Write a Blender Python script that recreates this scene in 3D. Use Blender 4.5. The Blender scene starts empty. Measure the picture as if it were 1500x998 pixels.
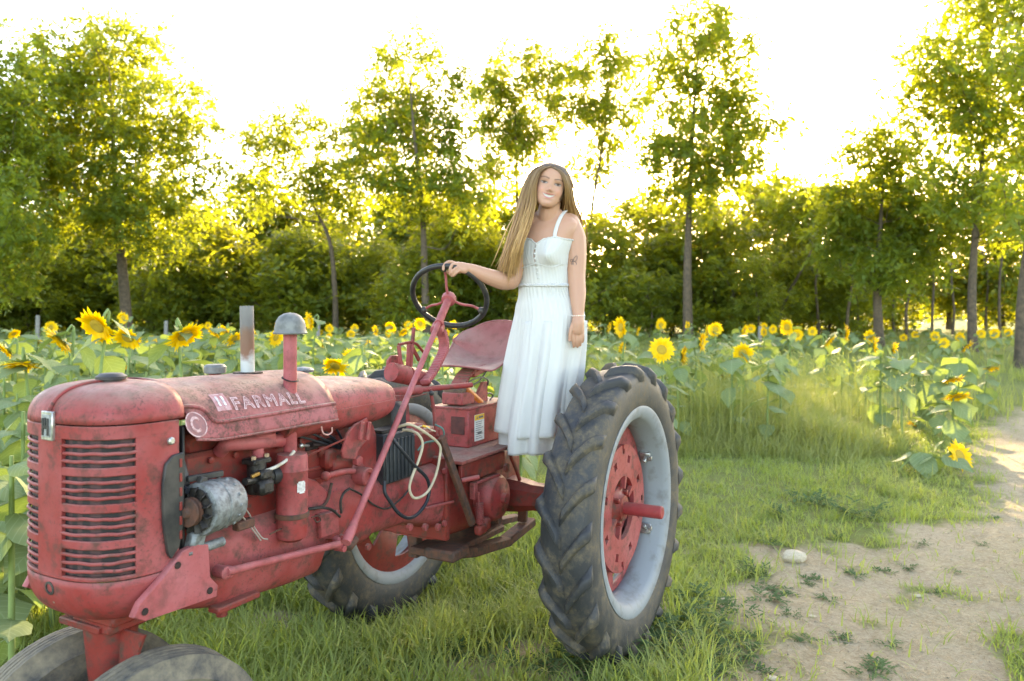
import bpy, bmesh, math, random
import numpy as np
from mathutils import Vector, Matrix, Quaternion

random.seed(7)
RNG = np.random.default_rng(11)
SC = bpy.context.scene
COL = SC.collection
rad = math.radians

# ---------------------------------------------------------------- camera
CAM_H, FPX, YH = 1.675, 1170.0, 442.0          # eye height (m), focal length and horizon row in pixels of the 1500 x 998 photo
cam_d = bpy.data.cameras.new('camera')
cam = bpy.data.objects.new('camera', cam_d); COL.objects.link(cam)
cam.location = (0, 0, CAM_H); cam.rotation_euler = (rad(90), 0, 0)
cam_d.sensor_width = 36; cam_d.lens = 36 * FPX / 1500
cam_d.shift_y = -(499 - YH) / 1500
cam_d.clip_start = .05; cam_d.clip_end = 2000
cam_d.dof.use_dof = True; cam_d.dof.focus_distance = 3.2; cam_d.dof.aperture_fstop = 3.4
SC.camera = cam

# ---------------------------------------------------------------- sky, sun, exposure
SUN_EL, SUN_AZ = rad(14), rad(13.5)              # low sun behind the trees, a little right of the view axis (+Y)
world = bpy.data.worlds.new('World'); SC.world = world; world.use_nodes = True
wn = world.node_tree.nodes; wl = world.node_tree.links
sky = wn.new('ShaderNodeTexSky'); sky.sky_type = 'NISHITA'; sky.sun_disc = False
sky.sun_elevation = SUN_EL; sky.sun_rotation = SUN_AZ
sky.altitude = 100; sky.air_density = 0.7; sky.dust_density = 1.2; sky.ozone_density = 0.0
bg = wn['Background']; bg.inputs[1].default_value = 0.15
wl.new(sky.outputs[0], bg.inputs[0])
sun_d = bpy.data.lights.new('sun', 'SUN'); sun_d.energy = 3.7; sun_d.angle = rad(1.0); sun_d.color = (1, .82, .55)
sun = bpy.data.objects.new('sun', sun_d); COL.objects.link(sun)
sv = Vector((math.sin(SUN_AZ) * math.cos(SUN_EL), math.cos(SUN_AZ) * math.cos(SUN_EL), math.sin(SUN_EL)))
sun.rotation_euler = sv.to_track_quat('Z', 'Y').to_euler(); sun.location = sv * 80
SC.view_settings.view_transform = 'Standard'; SC.view_settings.look = 'None'
SC.view_settings.exposure = 3.22; SC.view_settings.gamma = 1
SC.view_settings.use_white_balance = True; SC.view_settings.white_balance_temperature = 7900; SC.view_settings.white_balance_tint = 10   # camera set for open shade
SC.render.engine = 'CYCLES'
SC.cycles.use_denoising = True
SC.cycles.max_bounces = 6; SC.cycles.transparent_max_bounces = 6
SC.cycles.sample_clamp_indirect = 6

# ---------------------------------------------------------------- helpers
def link(o, parent=None):
    COL.objects.link(o)
    if parent is not None: o.parent = parent
    return o
def tag(o, label=None, cat=None, group=None, kind=None):
    if label: o['label'] = label
    if cat: o['category'] = cat
    if group: o['group'] = group
    if kind: o['kind'] = kind
    return o
def empty(name, loc=(0, 0, 0), rz=0):
    o = bpy.data.objects.new(name, None); COL.objects.link(o)
    o.location = loc; o.rotation_euler = (0, 0, rz); o.empty_display_size = .1
    return o
def mesh_np(name, V, F, mat=None, smooth=True, attrs=None, nside=None):
    """V (n,3); F = (m,k) array or list of such arrays"""
    if not isinstance(F, list): F = [F]
    me = bpy.data.meshes.new(name)
    V = np.asarray(V, np.float32)
    me.vertices.add(len(V)); me.vertices.foreach_set('co', V.ravel())
    loops = np.concatenate([f.ravel() for f in F]).astype(np.int32)
    cnt = np.concatenate([np.full(len(f), f.shape[1], np.int32) for f in F])
    st = np.concatenate([[0], np.cumsum(cnt)[:-1]]).astype(np.int32)
    me.loops.add(len(loops)); me.loops.foreach_set('vertex_index', loops)
    me.polygons.add(len(cnt)); me.polygons.foreach_set('loop_start', st)
    try: me.polygons.foreach_set('loop_total', cnt)
    except Exception: pass
    if smooth: me.polygons.foreach_set('use_smooth', np.ones(len(cnt), bool))
    me.update(calc_edges=True)
    if attrs:
        for k, a in attrs.items():
            a = np.asarray(a, np.float32)
            if a.ndim == 1:
                at = me.attributes.new(k, 'FLOAT', 'POINT'); at.data.foreach_set('value', a)
            else:
                at = me.attributes.new(k, 'FLOAT_COLOR', 'POINT')
                at.data.foreach_set('color', np.concatenate([a, np.ones((len(a), 1), np.float32)], 1).ravel())
    if mat: me.materials.append(mat)
    return me
def obj(name, me, parent=None):
    return link(bpy.data.objects.new(name, me), parent)

class MB:
    def __init__(s): s.v = []; s.f = []
    def add(s, V, F):
        b = len(s.v); s.v += [tuple(p) for p in V]; s.f += [tuple(i + b for i in f) for f in F]; return s
    def box(s, c, d, bev=.004, rot=None):
        hx, hy, hz = d[0] / 2, d[1] / 2, d[2] / 2
        b = min(bev, hx * .45, hy * .45, hz * .45)
        V = []; idx = {}
        for sx in (-1, 1):
            for sy in (-1, 1):
                for sz in (-1, 1):
                    for a in range(3):
                        p = [sx * (hx - (b if a != 0 else 0)), sy * (hy - (b if a != 1 else 0)), sz * (hz - (b if a != 2 else 0))]
                        idx[sx, sy, sz, a] = len(V); V.append(p)
        F = []
        for a in range(3):
            u, w = [(1, 2), (0, 2), (0, 1)][a]
            for sg in (-1, 1):
                q = []
                for (p1, p2) in ((-1, -1), (1, -1), (1, 1), (-1, 1)):
                    k = [0, 0, 0]; k[a] = sg; k[u] = p1; k[w] = p2; q.append(idx[k[0], k[1], k[2], a])
                F.append(q if (sg > 0) == (a != 1) else q[::-1])
            for p1 in (-1, 1):
                for p2 in (-1, 1):      # edge chamfer running along axis a
                    k0 = [0, 0, 0]; k0[a] = -1; k0[u] = p1; k0[w] = p2; k1 = list(k0); k1[a] = 1
                    F.append([idx[tuple(k0) + (u,)], idx[tuple(k1) + (u,)], idx[tuple(k1) + (w,)], idx[tuple(k0) + (w,)]])
        for sx in (-1, 1):
            for sy in (-1, 1):
                for sz in (-1, 1): F.append([idx[sx, sy, sz, 0], idx[sx, sy, sz, 1], idx[sx, sy, sz, 2]])
        M = rot.to_matrix() if isinstance(rot, Quaternion) else (rot if rot is not None else None)
        c = Vector(c)
        V = [c + (M @ Vector(p) if M is not None else Vector(p)) for p in V]
        return s.add(V, F)
    def bar(s, a, b, w, h, up=(0, 0, 1), bev=.003):
        """box from a to b, w across, h along up"""
        a, b = Vector(a), Vector(b); x = (b - a); L = x.length; x.normalize()
        y = Vector(up).cross(x).normalized(); z = x.cross(y)
        M = Matrix((x, y, z)).transposed()
        return s.box((a + b) / 2, (L, w, h), bev, M)
    def tube(s, path, r, seg=12, caps=True, closed=False):
        P = [Vector(p) for p in path]; n = len(P)
        R = list(r) if hasattr(r, '__len__') else [r] * n
        T = []
        for i in range(n):
            a = P[i - 1] if (i > 0 or closed) else P[i]; b = P[(i + 1) % n] if (i < n - 1 or closed) else P[i]
            T.append((b - a).normalized())
        ref = Vector((0, 0, 1)) if abs(T[0].z) < .9 else Vector((1, 0, 0))
        nrm = (ref - T[0] * ref.dot(T[0])).normalized()
        rings = []
        for i in range(n):
            if i: nrm = (nrm - T[i] * nrm.dot(T[i])).normalized()
            bn = T[i].cross(nrm)
            rings.append([P[i] + (nrm * math.cos(2 * math.pi * k / seg) + bn * math.sin(2 * math.pi * k / seg)) * R[i] for k in range(seg)])
        return s.loft(rings, caps and not closed, closed)
    def loft(s, rings, caps=True, closed=False, close_ring=True):
        n = len(rings); m = len(rings[0]); V = [p for r in rings for p in r]; F = []
        for i in range(n if closed else n - 1):
            j = (i + 1) % n
            for k in range(m if close_ring else m - 1):
                l = (k + 1) % m
                F.append((i * m + k, i * m + l, j * m + l, j * m + k))
        if caps: F.append(tuple(range(m))[::-1]); F.append(tuple((n - 1) * m + k for k in range(m)))
        return s.add(V, F)
    def lathe(s, prof, origin, axis, seg=24, caps=True, a0=0, a1=2 * math.pi):
        z = Vector(axis).normalized(); ref = Vector((0, 0, 1)) if abs(z.z) < .9 else Vector((1, 0, 0))
        x = (ref - z * ref.dot(z)).normalized(); y = z.cross(x); o = Vector(origin)
        rings = []
        for (r, h) in prof:
            rings.append([o + z * h + (x * math.cos(2 * math.pi * k / seg) + y * math.sin(2 * math.pi * k / seg)) * max(r, 1e-4) for k in range(seg)])
        return s.loft(rings, caps)
    def prism(s, poly, origin, ex, ey, depth, bev=.003):
        """poly in (u,v) along ex, ey; extruded along ex x ey by depth, small chamfer at both faces"""
        o = Vector(origin); ex = Vector(ex).normalized(); ey = Vector(ey).normalized(); ez = ex.cross(ey)
        n = len(poly); cx = sum(p[0] for p in poly) / n; cy = sum(p[1] for p in poly) / n
        def ring(h, sh):
            out = []
            for (u, v) in poly:
                L = math.hypot(u - cx, v - cy) or 1; f = max(0, (L - sh)) / L
                out.append(o + ex * (cx + (u - cx) * f) + ey * (cy + (v - cy) * f) + ez * h)
            return out
        return s.loft([ring(0, bev), ring(bev, 0), ring(depth - bev, 0), ring(depth, bev)], True)
    def ball(s, c, r, seg=16, rings=10):
        r = (r, r, r) if not hasattr(r, '__len__') else r
        V = []; F = []
        for i in range(rings + 1):
            a = math.pi * i / rings
            for k in range(seg):
                b = 2 * math.pi * k / seg
                V.append((c[0] + r[0] * math.sin(a) * math.cos(b), c[1] + r[1] * math.sin(a) * math.sin(b), c[2] + r[2] * math.cos(a)))
        for i in range(rings):
            for k in range(seg):
                l = (k + 1) % seg; F.append((i * seg + k, (i + 1) * seg + k, (i + 1) * seg + l, i * seg + l))
        return s.add(V, F)
    def mesh(s, name, mat, ang=38, weld=True):
        me = bpy.data.meshes.new(name); me.from_pydata([tuple(p) for p in s.v], [], s.f)
        bm = bmesh.new(); bm.from_mesh(me)
        if weld: bmesh.ops.remove_doubles(bm, verts=bm.verts, dist=1e-5)
        bmesh.ops.recalc_face_normals(bm, faces=bm.faces)
        bm.to_mesh(me); bm.free()
        me.polygons.foreach_set('use_smooth', np.ones(len(me.polygons), bool))
        me.set_sharp_from_angle(angle=rad(ang)); me.update()
        if mat: me.materials.append(mat)
        return me
    def build(s, name, mat, parent=None, ang=38, label=None):
        o = obj(name, s.mesh(name, mat, ang), parent)
        if label: o['label'] = label
        return o

def smooth_path(pts, n=8, closed=False):
    """Catmull-Rom through pts"""
    P = [Vector(p) for p in pts]; m = len(P); out = []
    rng_ = range(m if closed else m - 1)
    for i in rng_:
        p0 = P[i - 1] if (i > 0 or closed) else P[0] * 2 - P[1]
        p1 = P[i]; p2 = P[(i + 1) % m]
        p3 = P[(i + 2) % m] if (i + 2 < m or closed) else P[-1] * 2 - P[-2]
        for k in range(n):
            t = k / n
            out.append(.5 * ((2 * p1) + (p2 - p0) * t + (2 * p0 - 5 * p1 + 4 * p2 - p3) * t * t + (3 * p1 - p0 - 3 * p2 + p3) * t ** 3))
    if not closed: out.append(P[-1])
    return out

# pixel (1500 x 998 photo) -> world; the distance always comes from the plane that the thing touches
def ground_at(px, py, z=0.0):
    t = (z - CAM_H) / (-(py - YH) / FPX); return Vector(((px - 750) / FPX * t, t, z))
def at_depth(px, py, y): return Vector(((px - 750) / FPX * y, y, CAM_H - (py - YH) / FPX * y))

# ---------------------------------------------------------------- material helpers
class NT:
    def __init__(s, name):
        s.m = bpy.data.materials.new(name); s.m.use_nodes = True; s.t = s.m.node_tree; s.n = s.t.nodes; s.b = s.n['Principled BSDF']; s.out = s.n['Material Output']
    def new(s, ty, **kw):
        n = s.n.new(ty)
        for k, v in kw.items(): setattr(n, k, v)
        return n
    def l(s, a, b): s.t.links.new(a, b)
    def coord(s, kind='Object'):
        if not hasattr(s, '_tc'): s._tc = s.new('ShaderNodeTexCoord')
        return s._tc.outputs[kind]
    def noise(s, scale, detail=4, rough=.55, dist=0, vec=None, out='Fac'):
        n = s.new('ShaderNodeTexNoise'); n.inputs['Scale'].default_value = scale; n.inputs['Detail'].default_value = detail
        n.inputs['Roughness'].default_value = rough; n.inputs['Distortion'].default_value = dist
        s.l(vec if vec is not None else s.coord(), n.inputs['Vector']); return n.outputs[out]
    def ramp(s, fac, stops):
        r = s.new('ShaderNodeValToRGB'); e = r.color_ramp.elements
        while len(e) < len(stops): e.new(.5)
        for k, (p, c) in enumerate(stops):
            e[k].position = p; c = c if hasattr(c, '__len__') else (c, c, c); e[k].color = (*c, 1)
        s.l(fac, r.inputs[0]); return r.outputs[0]
    def mix(s, fac, a, b, mode='MIX'):
        m = s.new('ShaderNodeMix', data_type='RGBA', blend_type=mode)
        for sock, v in ((m.inputs[0], fac), (m.inputs[6], a), (m.inputs[7], b)):
            if isinstance(v, (int, float)): sock.default_value = v
            elif isinstance(v, tuple): sock.default_value = (*v, 1)
            else: s.l(v, sock)
        return m.outputs[2]
    def math(s, op, a, b=None, clamp=False):
        m = s.new('ShaderNodeMath', operation=op, use_clamp=clamp)
        for i, v in ((0, a), (1, b)):
            if v is None: continue
            if isinstance(v, (int, float)): m.inputs[i].default_value = v
            else: s.l(v, m.inputs[i])
        return m.outputs[0]
    def attr(s, name, out='Fac'):
        a = s.new('ShaderNodeAttribute'); a.attribute_name = name; return a.outputs[out]
    def normal_z(s):
        g = s.new('ShaderNodeNewGeometry'); x = s.new('ShaderNodeSeparateXYZ'); s.l(g.outputs['Normal'], x.inputs[0]); return x.outputs[2]
    def base(s, c):
        if isinstance(c, tuple): s.b.inputs['Base Color'].default_value = (*c, 1)
        else: s.l(c, s.b.inputs['Base Color'])
    def rough(s, v):
        if isinstance(v, (int, float)): s.b.inputs['Roughness'].default_value = v
        else: s.l(v, s.b.inputs['Roughness'])
    def bump(s, h, strength=.2, dist=.01):
        b = s.new('ShaderNodeBump'); b.inputs['Strength'].default_value = strength; b.inputs['Distance'].default_value = dist
        s.l(h, b.inputs['Height']); s.l(b.outputs[0], s.b.inputs['Normal'])
    def set(s, **kw):
        for k, v in kw.items(): s.b.inputs[k.replace('_', ' ')].default_value = v
        return s

def red_paint(name, base=(.255, .030, .028), faded=(.32, .078, .080), grime=.85, dust=.5, speck=.55, rough=.5):
    t = NT(name)
    big = t.noise(4.5, 5, .6); mid = t.noise(22, 6, .65); fine = t.noise(120, 4, .7)
    c = t.mix(t.ramp(big, [(.35, 0), (.68, 1)]), base, faded)
    c = t.mix(t.math('MULTIPLY', t.ramp(mid, [(.50, 0), (.68, 1)]), grime), c, (.075, .04, .03))
    up = t.ramp(t.normal_z(), [(.35, 0), (.95, 1)])
    du = t.math('MULTIPLY', up, t.ramp(t.noise(9, 6, .7), [(.3, .35), (.65, 1)]))
    c = t.mix(t.math('MULTIPLY', du, dust), c, (.27, .19, .15))
    sp = t.math('MULTIPLY', t.ramp(fine, [(speck, 0), (speck + .1, 1)]), t.ramp(t.noise(7, 4, .6), [(.42, 0), (.6, 1)]))
    c = t.mix(t.math('MULTIPLY', sp, .75), c, (.06, .035, .03))
    t.base(c); t.rough(t.ramp(mid, [(.3, rough - .1), (.75, rough + .25)])); t.bump(fine, .12, .004)
    t.set(Specular_IOR_Level=.28)
    return t.m
def simple(name, c1, c2=None, scale=30, rough=.6, metal=0, bump=0, contrast=(.4, .65), spec=.4):
    t = NT(name)
    if c2 is None: t.base(c1)
    else: t.base(t.mix(t.ramp(t.noise(scale, 5, .6), [(contrast[0], 0), (contrast[1], 1)]), c1, c2))
    t.rough(rough); t.set(Metallic=metal, Specular_IOR_Level=spec)
    if bump: t.bump(t.noise(scale * 3, 4, .6), bump, .005)
    return t.m
def leafy(name, c_top, c_back, trans, hue_attr=True, rough=.5, tmix=.45, spec=.3, c2=None):
    """leaf: diffuse + translucent, colour varies by the 'tint' attribute and by object"""
    t = NT(name)
    f = t.attr('tint') if hue_attr else t.noise(3, 2)
    c = t.mix(f, c_top, c2 or c_back)
    oi = t.new('ShaderNodeObjectInfo')
    c = t.mix(t.math('MULTIPLY', oi.outputs['Random'], .5), c, c_back)
    t.base(c); t.rough(rough); t.set(Specular_IOR_Level=spec)
    tr = t.new('ShaderNodeBsdfTranslucent'); t.l(t.mix(f, trans, tuple(min(1, x * 1.15) for x in trans)), tr.inputs[0])
    ms = t.new('ShaderNodeMixShader'); ms.inputs[0].default_value = tmix
    t.l(t.b.outputs[0], ms.inputs[1]); t.l(tr.outputs[0], ms.inputs[2]); t.l(ms.outputs[0], t.out.inputs[0])
    return t.m
# ================================================================ ground
def poly_sd(P, poly):
    """signed distance (negative inside) of points P (n,2) to polygon"""
    P = np.asarray(P, float); d = np.full(len(P), 1e9); inside = np.zeros(len(P), bool)
    n = len(poly)
    for i in range(n):
        a = np.array(poly[i]); b = np.array(poly[(i + 1) % n]); e = b - a
        w = P - a; t = np.clip((w @ e) / (e @ e), 0, 1); q = w - t[:, None] * e
        d = np.minimum(d, np.hypot(q[:, 0], q[:, 1]))
        c = ((a[1] > P[:, 1]) != (b[1] > P[:, 1]))
        with np.errstate(divide='ignore', invalid='ignore'):
            xi = (b[0] - a[0]) * (P[:, 1] - a[1]) / (b[1] - a[1]) + a[0]
        inside ^= c & (P[:, 0] < xi)
    return np.where(inside, -d, d)
_NZ = RNG.random((4, 64, 64))
def vnoise(x, y, s, k=0):
    """tiling value noise 0..1"""
    g = _NZ[k]; X = np.asarray(x) * s; Y = np.asarray(y) * s
    i = np.floor(X).astype(int); j = np.floor(Y).astype(int); u = X - i; v = Y - j
    u = u * u * (3 - 2 * u); v = v * v * (3 - 2 * v)
    a = g[i % 64, j % 64]; b = g[(i + 1) % 64, j % 64]; c = g[i % 64, (j + 1) % 64]; d = g[(i + 1) % 64, (j + 1) % 64]
    return (a * (1 - u) + b * u) * (1 - v) + (c * (1 - u) + d * u) * v
def fbm(x, y, s):
    return .5 * vnoise(x, y, s, 0) + .3 * vnoise(x, y, s * 2.1, 1) + .2 * vnoise(x, y, s * 4.3, 2)
PATH = [tuple(ground_at(px, py)[:2]) for px, py in ((1560, 596), (1500, 612), (1472, 645), (1458, 690), (1478, 742), (1430, 768), (1310, 776), (1225, 802),
        (1120, 835), (1035, 880), (1005, 940), (985, 998))] + [(.55, 2.9), (.5, 2.3), (1.9, 2.3)] + \
       [tuple(ground_at(px, py)[:2]) for px, py in ((1425, 998), (1400, 945), (1450, 892), (1500, 852), (1600, 800), (1700, 700))]
def dirt(x, y):
    sd = poly_sd(np.stack([x, y], 1), PATH) + ((fbm(x, y, 1.7) - .5) * 1.3 + (vnoise(x, y, 6.0, 3) - .5) * .6) * np.clip(1.9 - x * .42, .35, 1) - .08 - .18 * np.clip((x - 2.4) / 2, 0, 1)
    d = np.clip(.5 - sd / .5, 0, 1)
    for (px, py, r) in ((690, 978, .16), (770, 945, .12), (600, 985, .1), (830, 985, .12), (405, 900, .15)):
        g = ground_at(px, py); d = np.maximum(d, np.clip(1.3 - np.hypot((x - g.x) / 1.6, y - g.y) / r, 0, .8))
    return d
def gz(x, y):
    x = np.asarray(x, float); y = np.asarray(y, float)
    near = np.clip((y - 9) / 20, 0, 1)
    return (fbm(x, y, .9) - .5) * .05 + (vnoise(x, y, 5, 1) - .5) * .02 + near * (vnoise(x, y, .15, 2) - .5) * .25 - .07 * np.exp(-((x + .67) ** 2 + (y - 4.47) ** 2) / .55)
xs = np.unique(np.concatenate([np.linspace(-400, -30, 16), np.linspace(-30, -6, 26), np.linspace(-6, 8, 200), np.linspace(8, 30, 26), np.linspace(30, 400, 16)]))
ys = np.unique(np.concatenate([np.linspace(-60, 1.5, 12), np.linspace(1.5, 11, 150), np.linspace(11, 60, 50), np.linspace(60, 700, 24)]))
GX, GY = np.meshgrid(xs, ys, indexing='ij')
gx, gy = GX.ravel(), GY.ravel()
nx_, ny_ = len(xs), len(ys)
ii, jj = np.meshgrid(np.arange(nx_ - 1), np.arange(ny_ - 1), indexing='ij')
q = (ii * ny_ + jj).ravel()
t = NT('ground_soil')
pos = t.new('ShaderNodeNewGeometry').outputs['Position']
soil = t.mix(t.noise(2.2, 6, .65, vec=pos), (.35, .27, .155), (.50, .405, .255))
soil = t.mix(t.ramp(t.noise(5.5, 6, .7, 1.2, vec=pos), [(.42, 0), (.66, .75)]), soil, (.26, .20, .12))
soil = t.mix(t.ramp(t.noise(1.3, 4, .6, vec=pos), [(.45, 0), (.7, .5)]), soil, (.47, .36, .27))
soil = t.mix(t.ramp(t.noise(38, 6, .75, vec=pos), [(.38, 0), (.72, 1)]), soil, (.55, .46, .32))
soil = t.mix(t.ramp(t.noise(95, 3, .6, vec=pos), [(.6, 0), (.7, .6)]), soil, (.20, .14, .085))
turf = t.mix(t.noise(1.1, 6, .7, vec=pos), (.14, .19, .045), (.24, .255, .085))
turf = t.mix(t.ramp(t.noise(14, 5, .7, vec=pos), [(.45, 0), (.7, .55)]), turf, (.17, .13, .065))
dm = t.ramp(t.math('ADD', t.attr('dirt'), t.math('MULTIPLY', t.math('SUBTRACT', t.noise(9, 6, .7, vec=pos), .5), 1.1)), [(.25, 0), (.75, 1)])
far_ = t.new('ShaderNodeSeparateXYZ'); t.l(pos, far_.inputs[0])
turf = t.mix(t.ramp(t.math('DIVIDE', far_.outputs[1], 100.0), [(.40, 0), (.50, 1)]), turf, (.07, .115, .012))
t.base(t.mix(dm, turf, soil)); t.rough(.95); t.set(Specular_IOR_Level=.1)
t.bump(t.math('ADD', t.noise(26, 7, .7, vec=pos), t.math('MULTIPLY', t.noise(110, 4, .7, vec=pos), .4)), .9, .05)
GROUND = t.m
gm = mesh_np('ground', np.stack([gx, gy, gz(gx, gy)], 1), np.stack([q, q + ny_, q + ny_ + 1, q + 1], 1), GROUND, attrs={'dirt': dirt(gx, gy)})
tag(obj('ground', gm), 'grassy field ground with a bare dirt track curving past the tractor', 'ground', kind='structure')
# ================================================================ tractor (local axes: X forward, Y to its left, Z up; origin under the rear axle)
TX, TZ, YAW = -.145, 4.18, rad(28.36)
_s, _c = math.sin(YAW), math.cos(YAW)
T = empty('tractor', (TX, TZ, 0), math.atan2(-_c, -_s))
tag(T, 'old faded red row crop tractor with black lugged tyres parked in the grass', 'tractor')
def t2w(X, Y, Z): return Vector((TX - _s * X + _c * Y, TZ - _c * X - _s * Y, Z))
def w2t(p): dx, dy = p[0] - TX, p[1] - TZ; return Vector((-_s * dx - _c * dy, _c * dx - _s * dy, p[2]))
_co = w2t((0, 0, CAM_H))
def tl(px, py, Y):
    """photo pixel -> tractor-local point on the lengthwise plane Y"""
    r = w2t(Vector(((px - 750) / FPX, 1, -(py - YH) / FPX)) + Vector((TX, TZ, 0)) * 1.0)
    k = (Y - _co.y) / r.y; return _co + r * k

RED = red_paint('red_paint')
RED_OLD = red_paint('red_paint_weathered', base=(.27, .040, .038), faded=(.33, .085, .09), grime=.85, dust=.85, speck=.52)
HOODM = red_paint('red_paint_hood_flaking', base=(.25, .050, .050), faded=(.33, .105, .115), grime=.95, dust=.9, speck=.485, rough=.6)
RED_DARK = red_paint('red_paint_greasy_shaded', base=(.17, .018, .014), faded=(.23, .036, .03), grime=1.0, dust=.35, speck=.54)  # grease and grime, with engine recess shade put into the darker red
RUST = simple('rusty_iron', (.12, .05, .032), (.055, .035, .028), 35, .8, .1, .3)
BLACKM = simple('black_paint', (.018, .018, .02), (.05, .045, .042), 18, .5, 0, .05)
DARK = simple('dark_iron_hole_shade', (.03, .014, .012), (.012, .009, .009), 40, .8)  # near-black iron; its discs also colour in the shade of open holes
GREASE = simple('greasy_metal', (.05, .045, .042), (.02, .017, .016), 45, .5, .5, .3)
ALU = simple('cast_aluminium', (.22, .235, .245), (.10, .10, .10), 55, .55, .35, .4)
SILVER = simple('silver_rim_paint', (.21, .228, .245), (.13, .125, .118), 10, .6, .0, .08, (.52, .74), .3)
ZINC = simple('zinc_bolt', (.5, .5, .48), (.3, .29, .27), 60, .4, .8)
CHROME = simple('worn_chrome', (.65, .66, .63), (.4, .4, .37), 60, .3, .7)
WHITE_P = simple('white_paint_chalky', (.62, .6, .58), (.38, .33, .32), 60, .7)
BEIGE = simple('beige_hose', (.46, .38, .27), (.36, .29, .2), 30, .6)
RUBBER_HOSE = simple('black_hose', (.014, .016, .022), None, 1, .45)
ORANGE = simple('orange_shock', (.55, .15, .02), (.28, .07, .02), 25, .4)
DECAL = simple('faded_white_lettering', (.50, .34, .35), (.33, .16, .16), 90, .7, 0, 0, (.46, .6))
def rub():
    t = NT('tyre_rubber')
    c = t.mix(t.noise(6, 5, .6), (.022, .023, .026), (.046, .046, .049))
    mud = t.math('MULTIPLY', t.ramp(t.noise(7, 6, .75), [(.46, 0), (.60, 1)]), t.ramp(t.noise(45, 4, .7), [(.35, .2), (.65, 1)]))
    c = t.mix(t.math('MULTIPLY', mud, .85), c, (.16, .125, .08))
    t.base(c); t.rough(t.ramp(mud, [(0, .55), (1, .95)])); t.bump(t.noise(60, 5, .65), .25, .006); t.set(Specular_IOR_Level=.35)
    return t.m
RUBBER = rub()
def rub2():
    t = NT('dusty_front_rubber')
    c = t.mix(t.ramp(t.noise(9, 6, .7), [(.33, 0), (.68, 1)]), (.04, .04, .042), (.25, .205, .14))
    c = t.mix(t.ramp(t.noise(50, 4, .7), [(.55, 0), (.75, .7)]), c, (.09, .085, .08))
    t.base(c); t.rough(.9); t.bump(t.noise(70, 5, .65), .3, .005); return t.m
RUBBER_F = rub2()

# ---- nose, radiator grille
NC, NA, NW, NE = 2.088, .224, .23, 2.7
def plan(t_, off=0.0):
    a = t_ * math.pi / 2; ca, sa = abs(math.cos(a)), abs(math.sin(a))
    x = NC + NA * ca ** (2 / NE); y = NW * (1 if t_ >= 0 else -1) * sa ** (2 / NE)
    n = Vector((max(ca, 1e-4) ** (2 - 2 / NE) / NA, (1 if t_ >= 0 else -1) * sa ** (2 - 2 / NE) / NW, 0)).normalized()
    return Vector((x, y, 0)) + n * off, n
def sweep(mb, ts, sec, zfun=None, dent=0.0, back=0.0, sd=0):
    """sweep a section [(n,z)] along the plan curve; back extends straight to the rear at t=+-1"""
    rings = []; rr = random.Random(sd); ph = rr.random() * 6
    for t_ in ts:
        p, n = plan(t_)
        dz = dent * math.sin(t_ * 9 + ph) * math.sin(t_ * 23 + ph * 2)
        dn = dent * .8 * math.sin(t_ * 13 + ph * 3)
        rings.append([Vector((p.x, p.y, z + dz)) + n * (o + dn) for (o, z) in sec])
    if back:
        for end, rg in ((0, rings[0]), (1, rings[-1])):
            if abs(ts[0 if end == 0 else -1]) > .99:
                ext = [q + Vector((-back, 0, 0)) for q in rg]
                rings = [ext] + rings if end == 0 else rings + [ext]
    mb.loft(rings, True)
def slab(z0, z1, th=.010, r=.0025): return [(-th, z0 + r), (-th, z1 - r), (-th + r, z1), (-r, z1), (0, z1 - r), (0, z0 + r), (-r, z0), (-th + r, z0)]
def lin(a, b, n): return [a + (b - a) * k / (n - 1) for k in range(n)]
ZT, ZB = 1.345, .935
rows = []
for g in range(4):
    for k in range(4): rows.append(1.303 - g * .0965 - k * .0206)
SL = .0056
g = MB()
sweep(g, lin(-1, 1, 50), slab(1.303 + SL, ZT, .012), back=.004)                 # top band
sweep(g, lin(-1, 1, 50), slab(ZB, rows[-1] - SL, .012), back=.004)               # bottom band
sweep(g, lin(-.085, .085, 8), slab(rows[-1] - SL - .004, 1.303 + SL + .004, .012))   # centre strip
for sg in (-1, 1):
    sweep(g, lin(sg * .72, sg * 1, 14) if sg > 0 else lin(-1, -.72, 14), slab(rows[-1] - SL - .004, 1.303 + SL + .004, .012), back=.004)
grille = g.build('grille', RED, T)
for sg in (-1, 1):
    ts = lin(.075, .73, 22) if sg > 0 else lin(-.73, -.075, 22)
    for k in range(15):
        top, bot = rows[k] - SL, rows[k + 1] + SL
        wide = (k % 4 == 3)
        m = MB(); h = (top - bot) / 2; zc = (top + bot) / 2
        if wide: sec = slab(bot, top, .010)
        else: sec = slab(bot, top, .009, .003)
        sweep(m, ts, sec, dent=.0004 if wide else .0016, sd=k * 3 + (sg > 0))
        m.build('grille_bar', RED, grille)
m = MB(); t_ = NT('radiator_screen')
wv = t_.new('ShaderNodeTexWave', wave_type='BANDS', bands_direction='DIAGONAL'); wv.inputs['Scale'].default_value = 22
mp = t_.new('ShaderNodeMapping'); mp.inputs['Scale'].default_value = (1.2, 1.2, .001); t_.l(t_.coord(), mp.inputs[0]); t_.l(mp.outputs[0], wv.inputs['Vector'])
t_.base(t_.mix(t_.ramp(wv.outputs['Fac'], [(.45, 0), (.7, 1)]), (.010, .007, .008), (.055, .022, .023))); t_.rough(.7)
sweep(m, lin(-.97, .97, 44), [(o - .0115, z) for o, z in slab(ZB + .01, ZT - .02, .004)])
m.build('radiator_screen', t_.m, grille)
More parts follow.
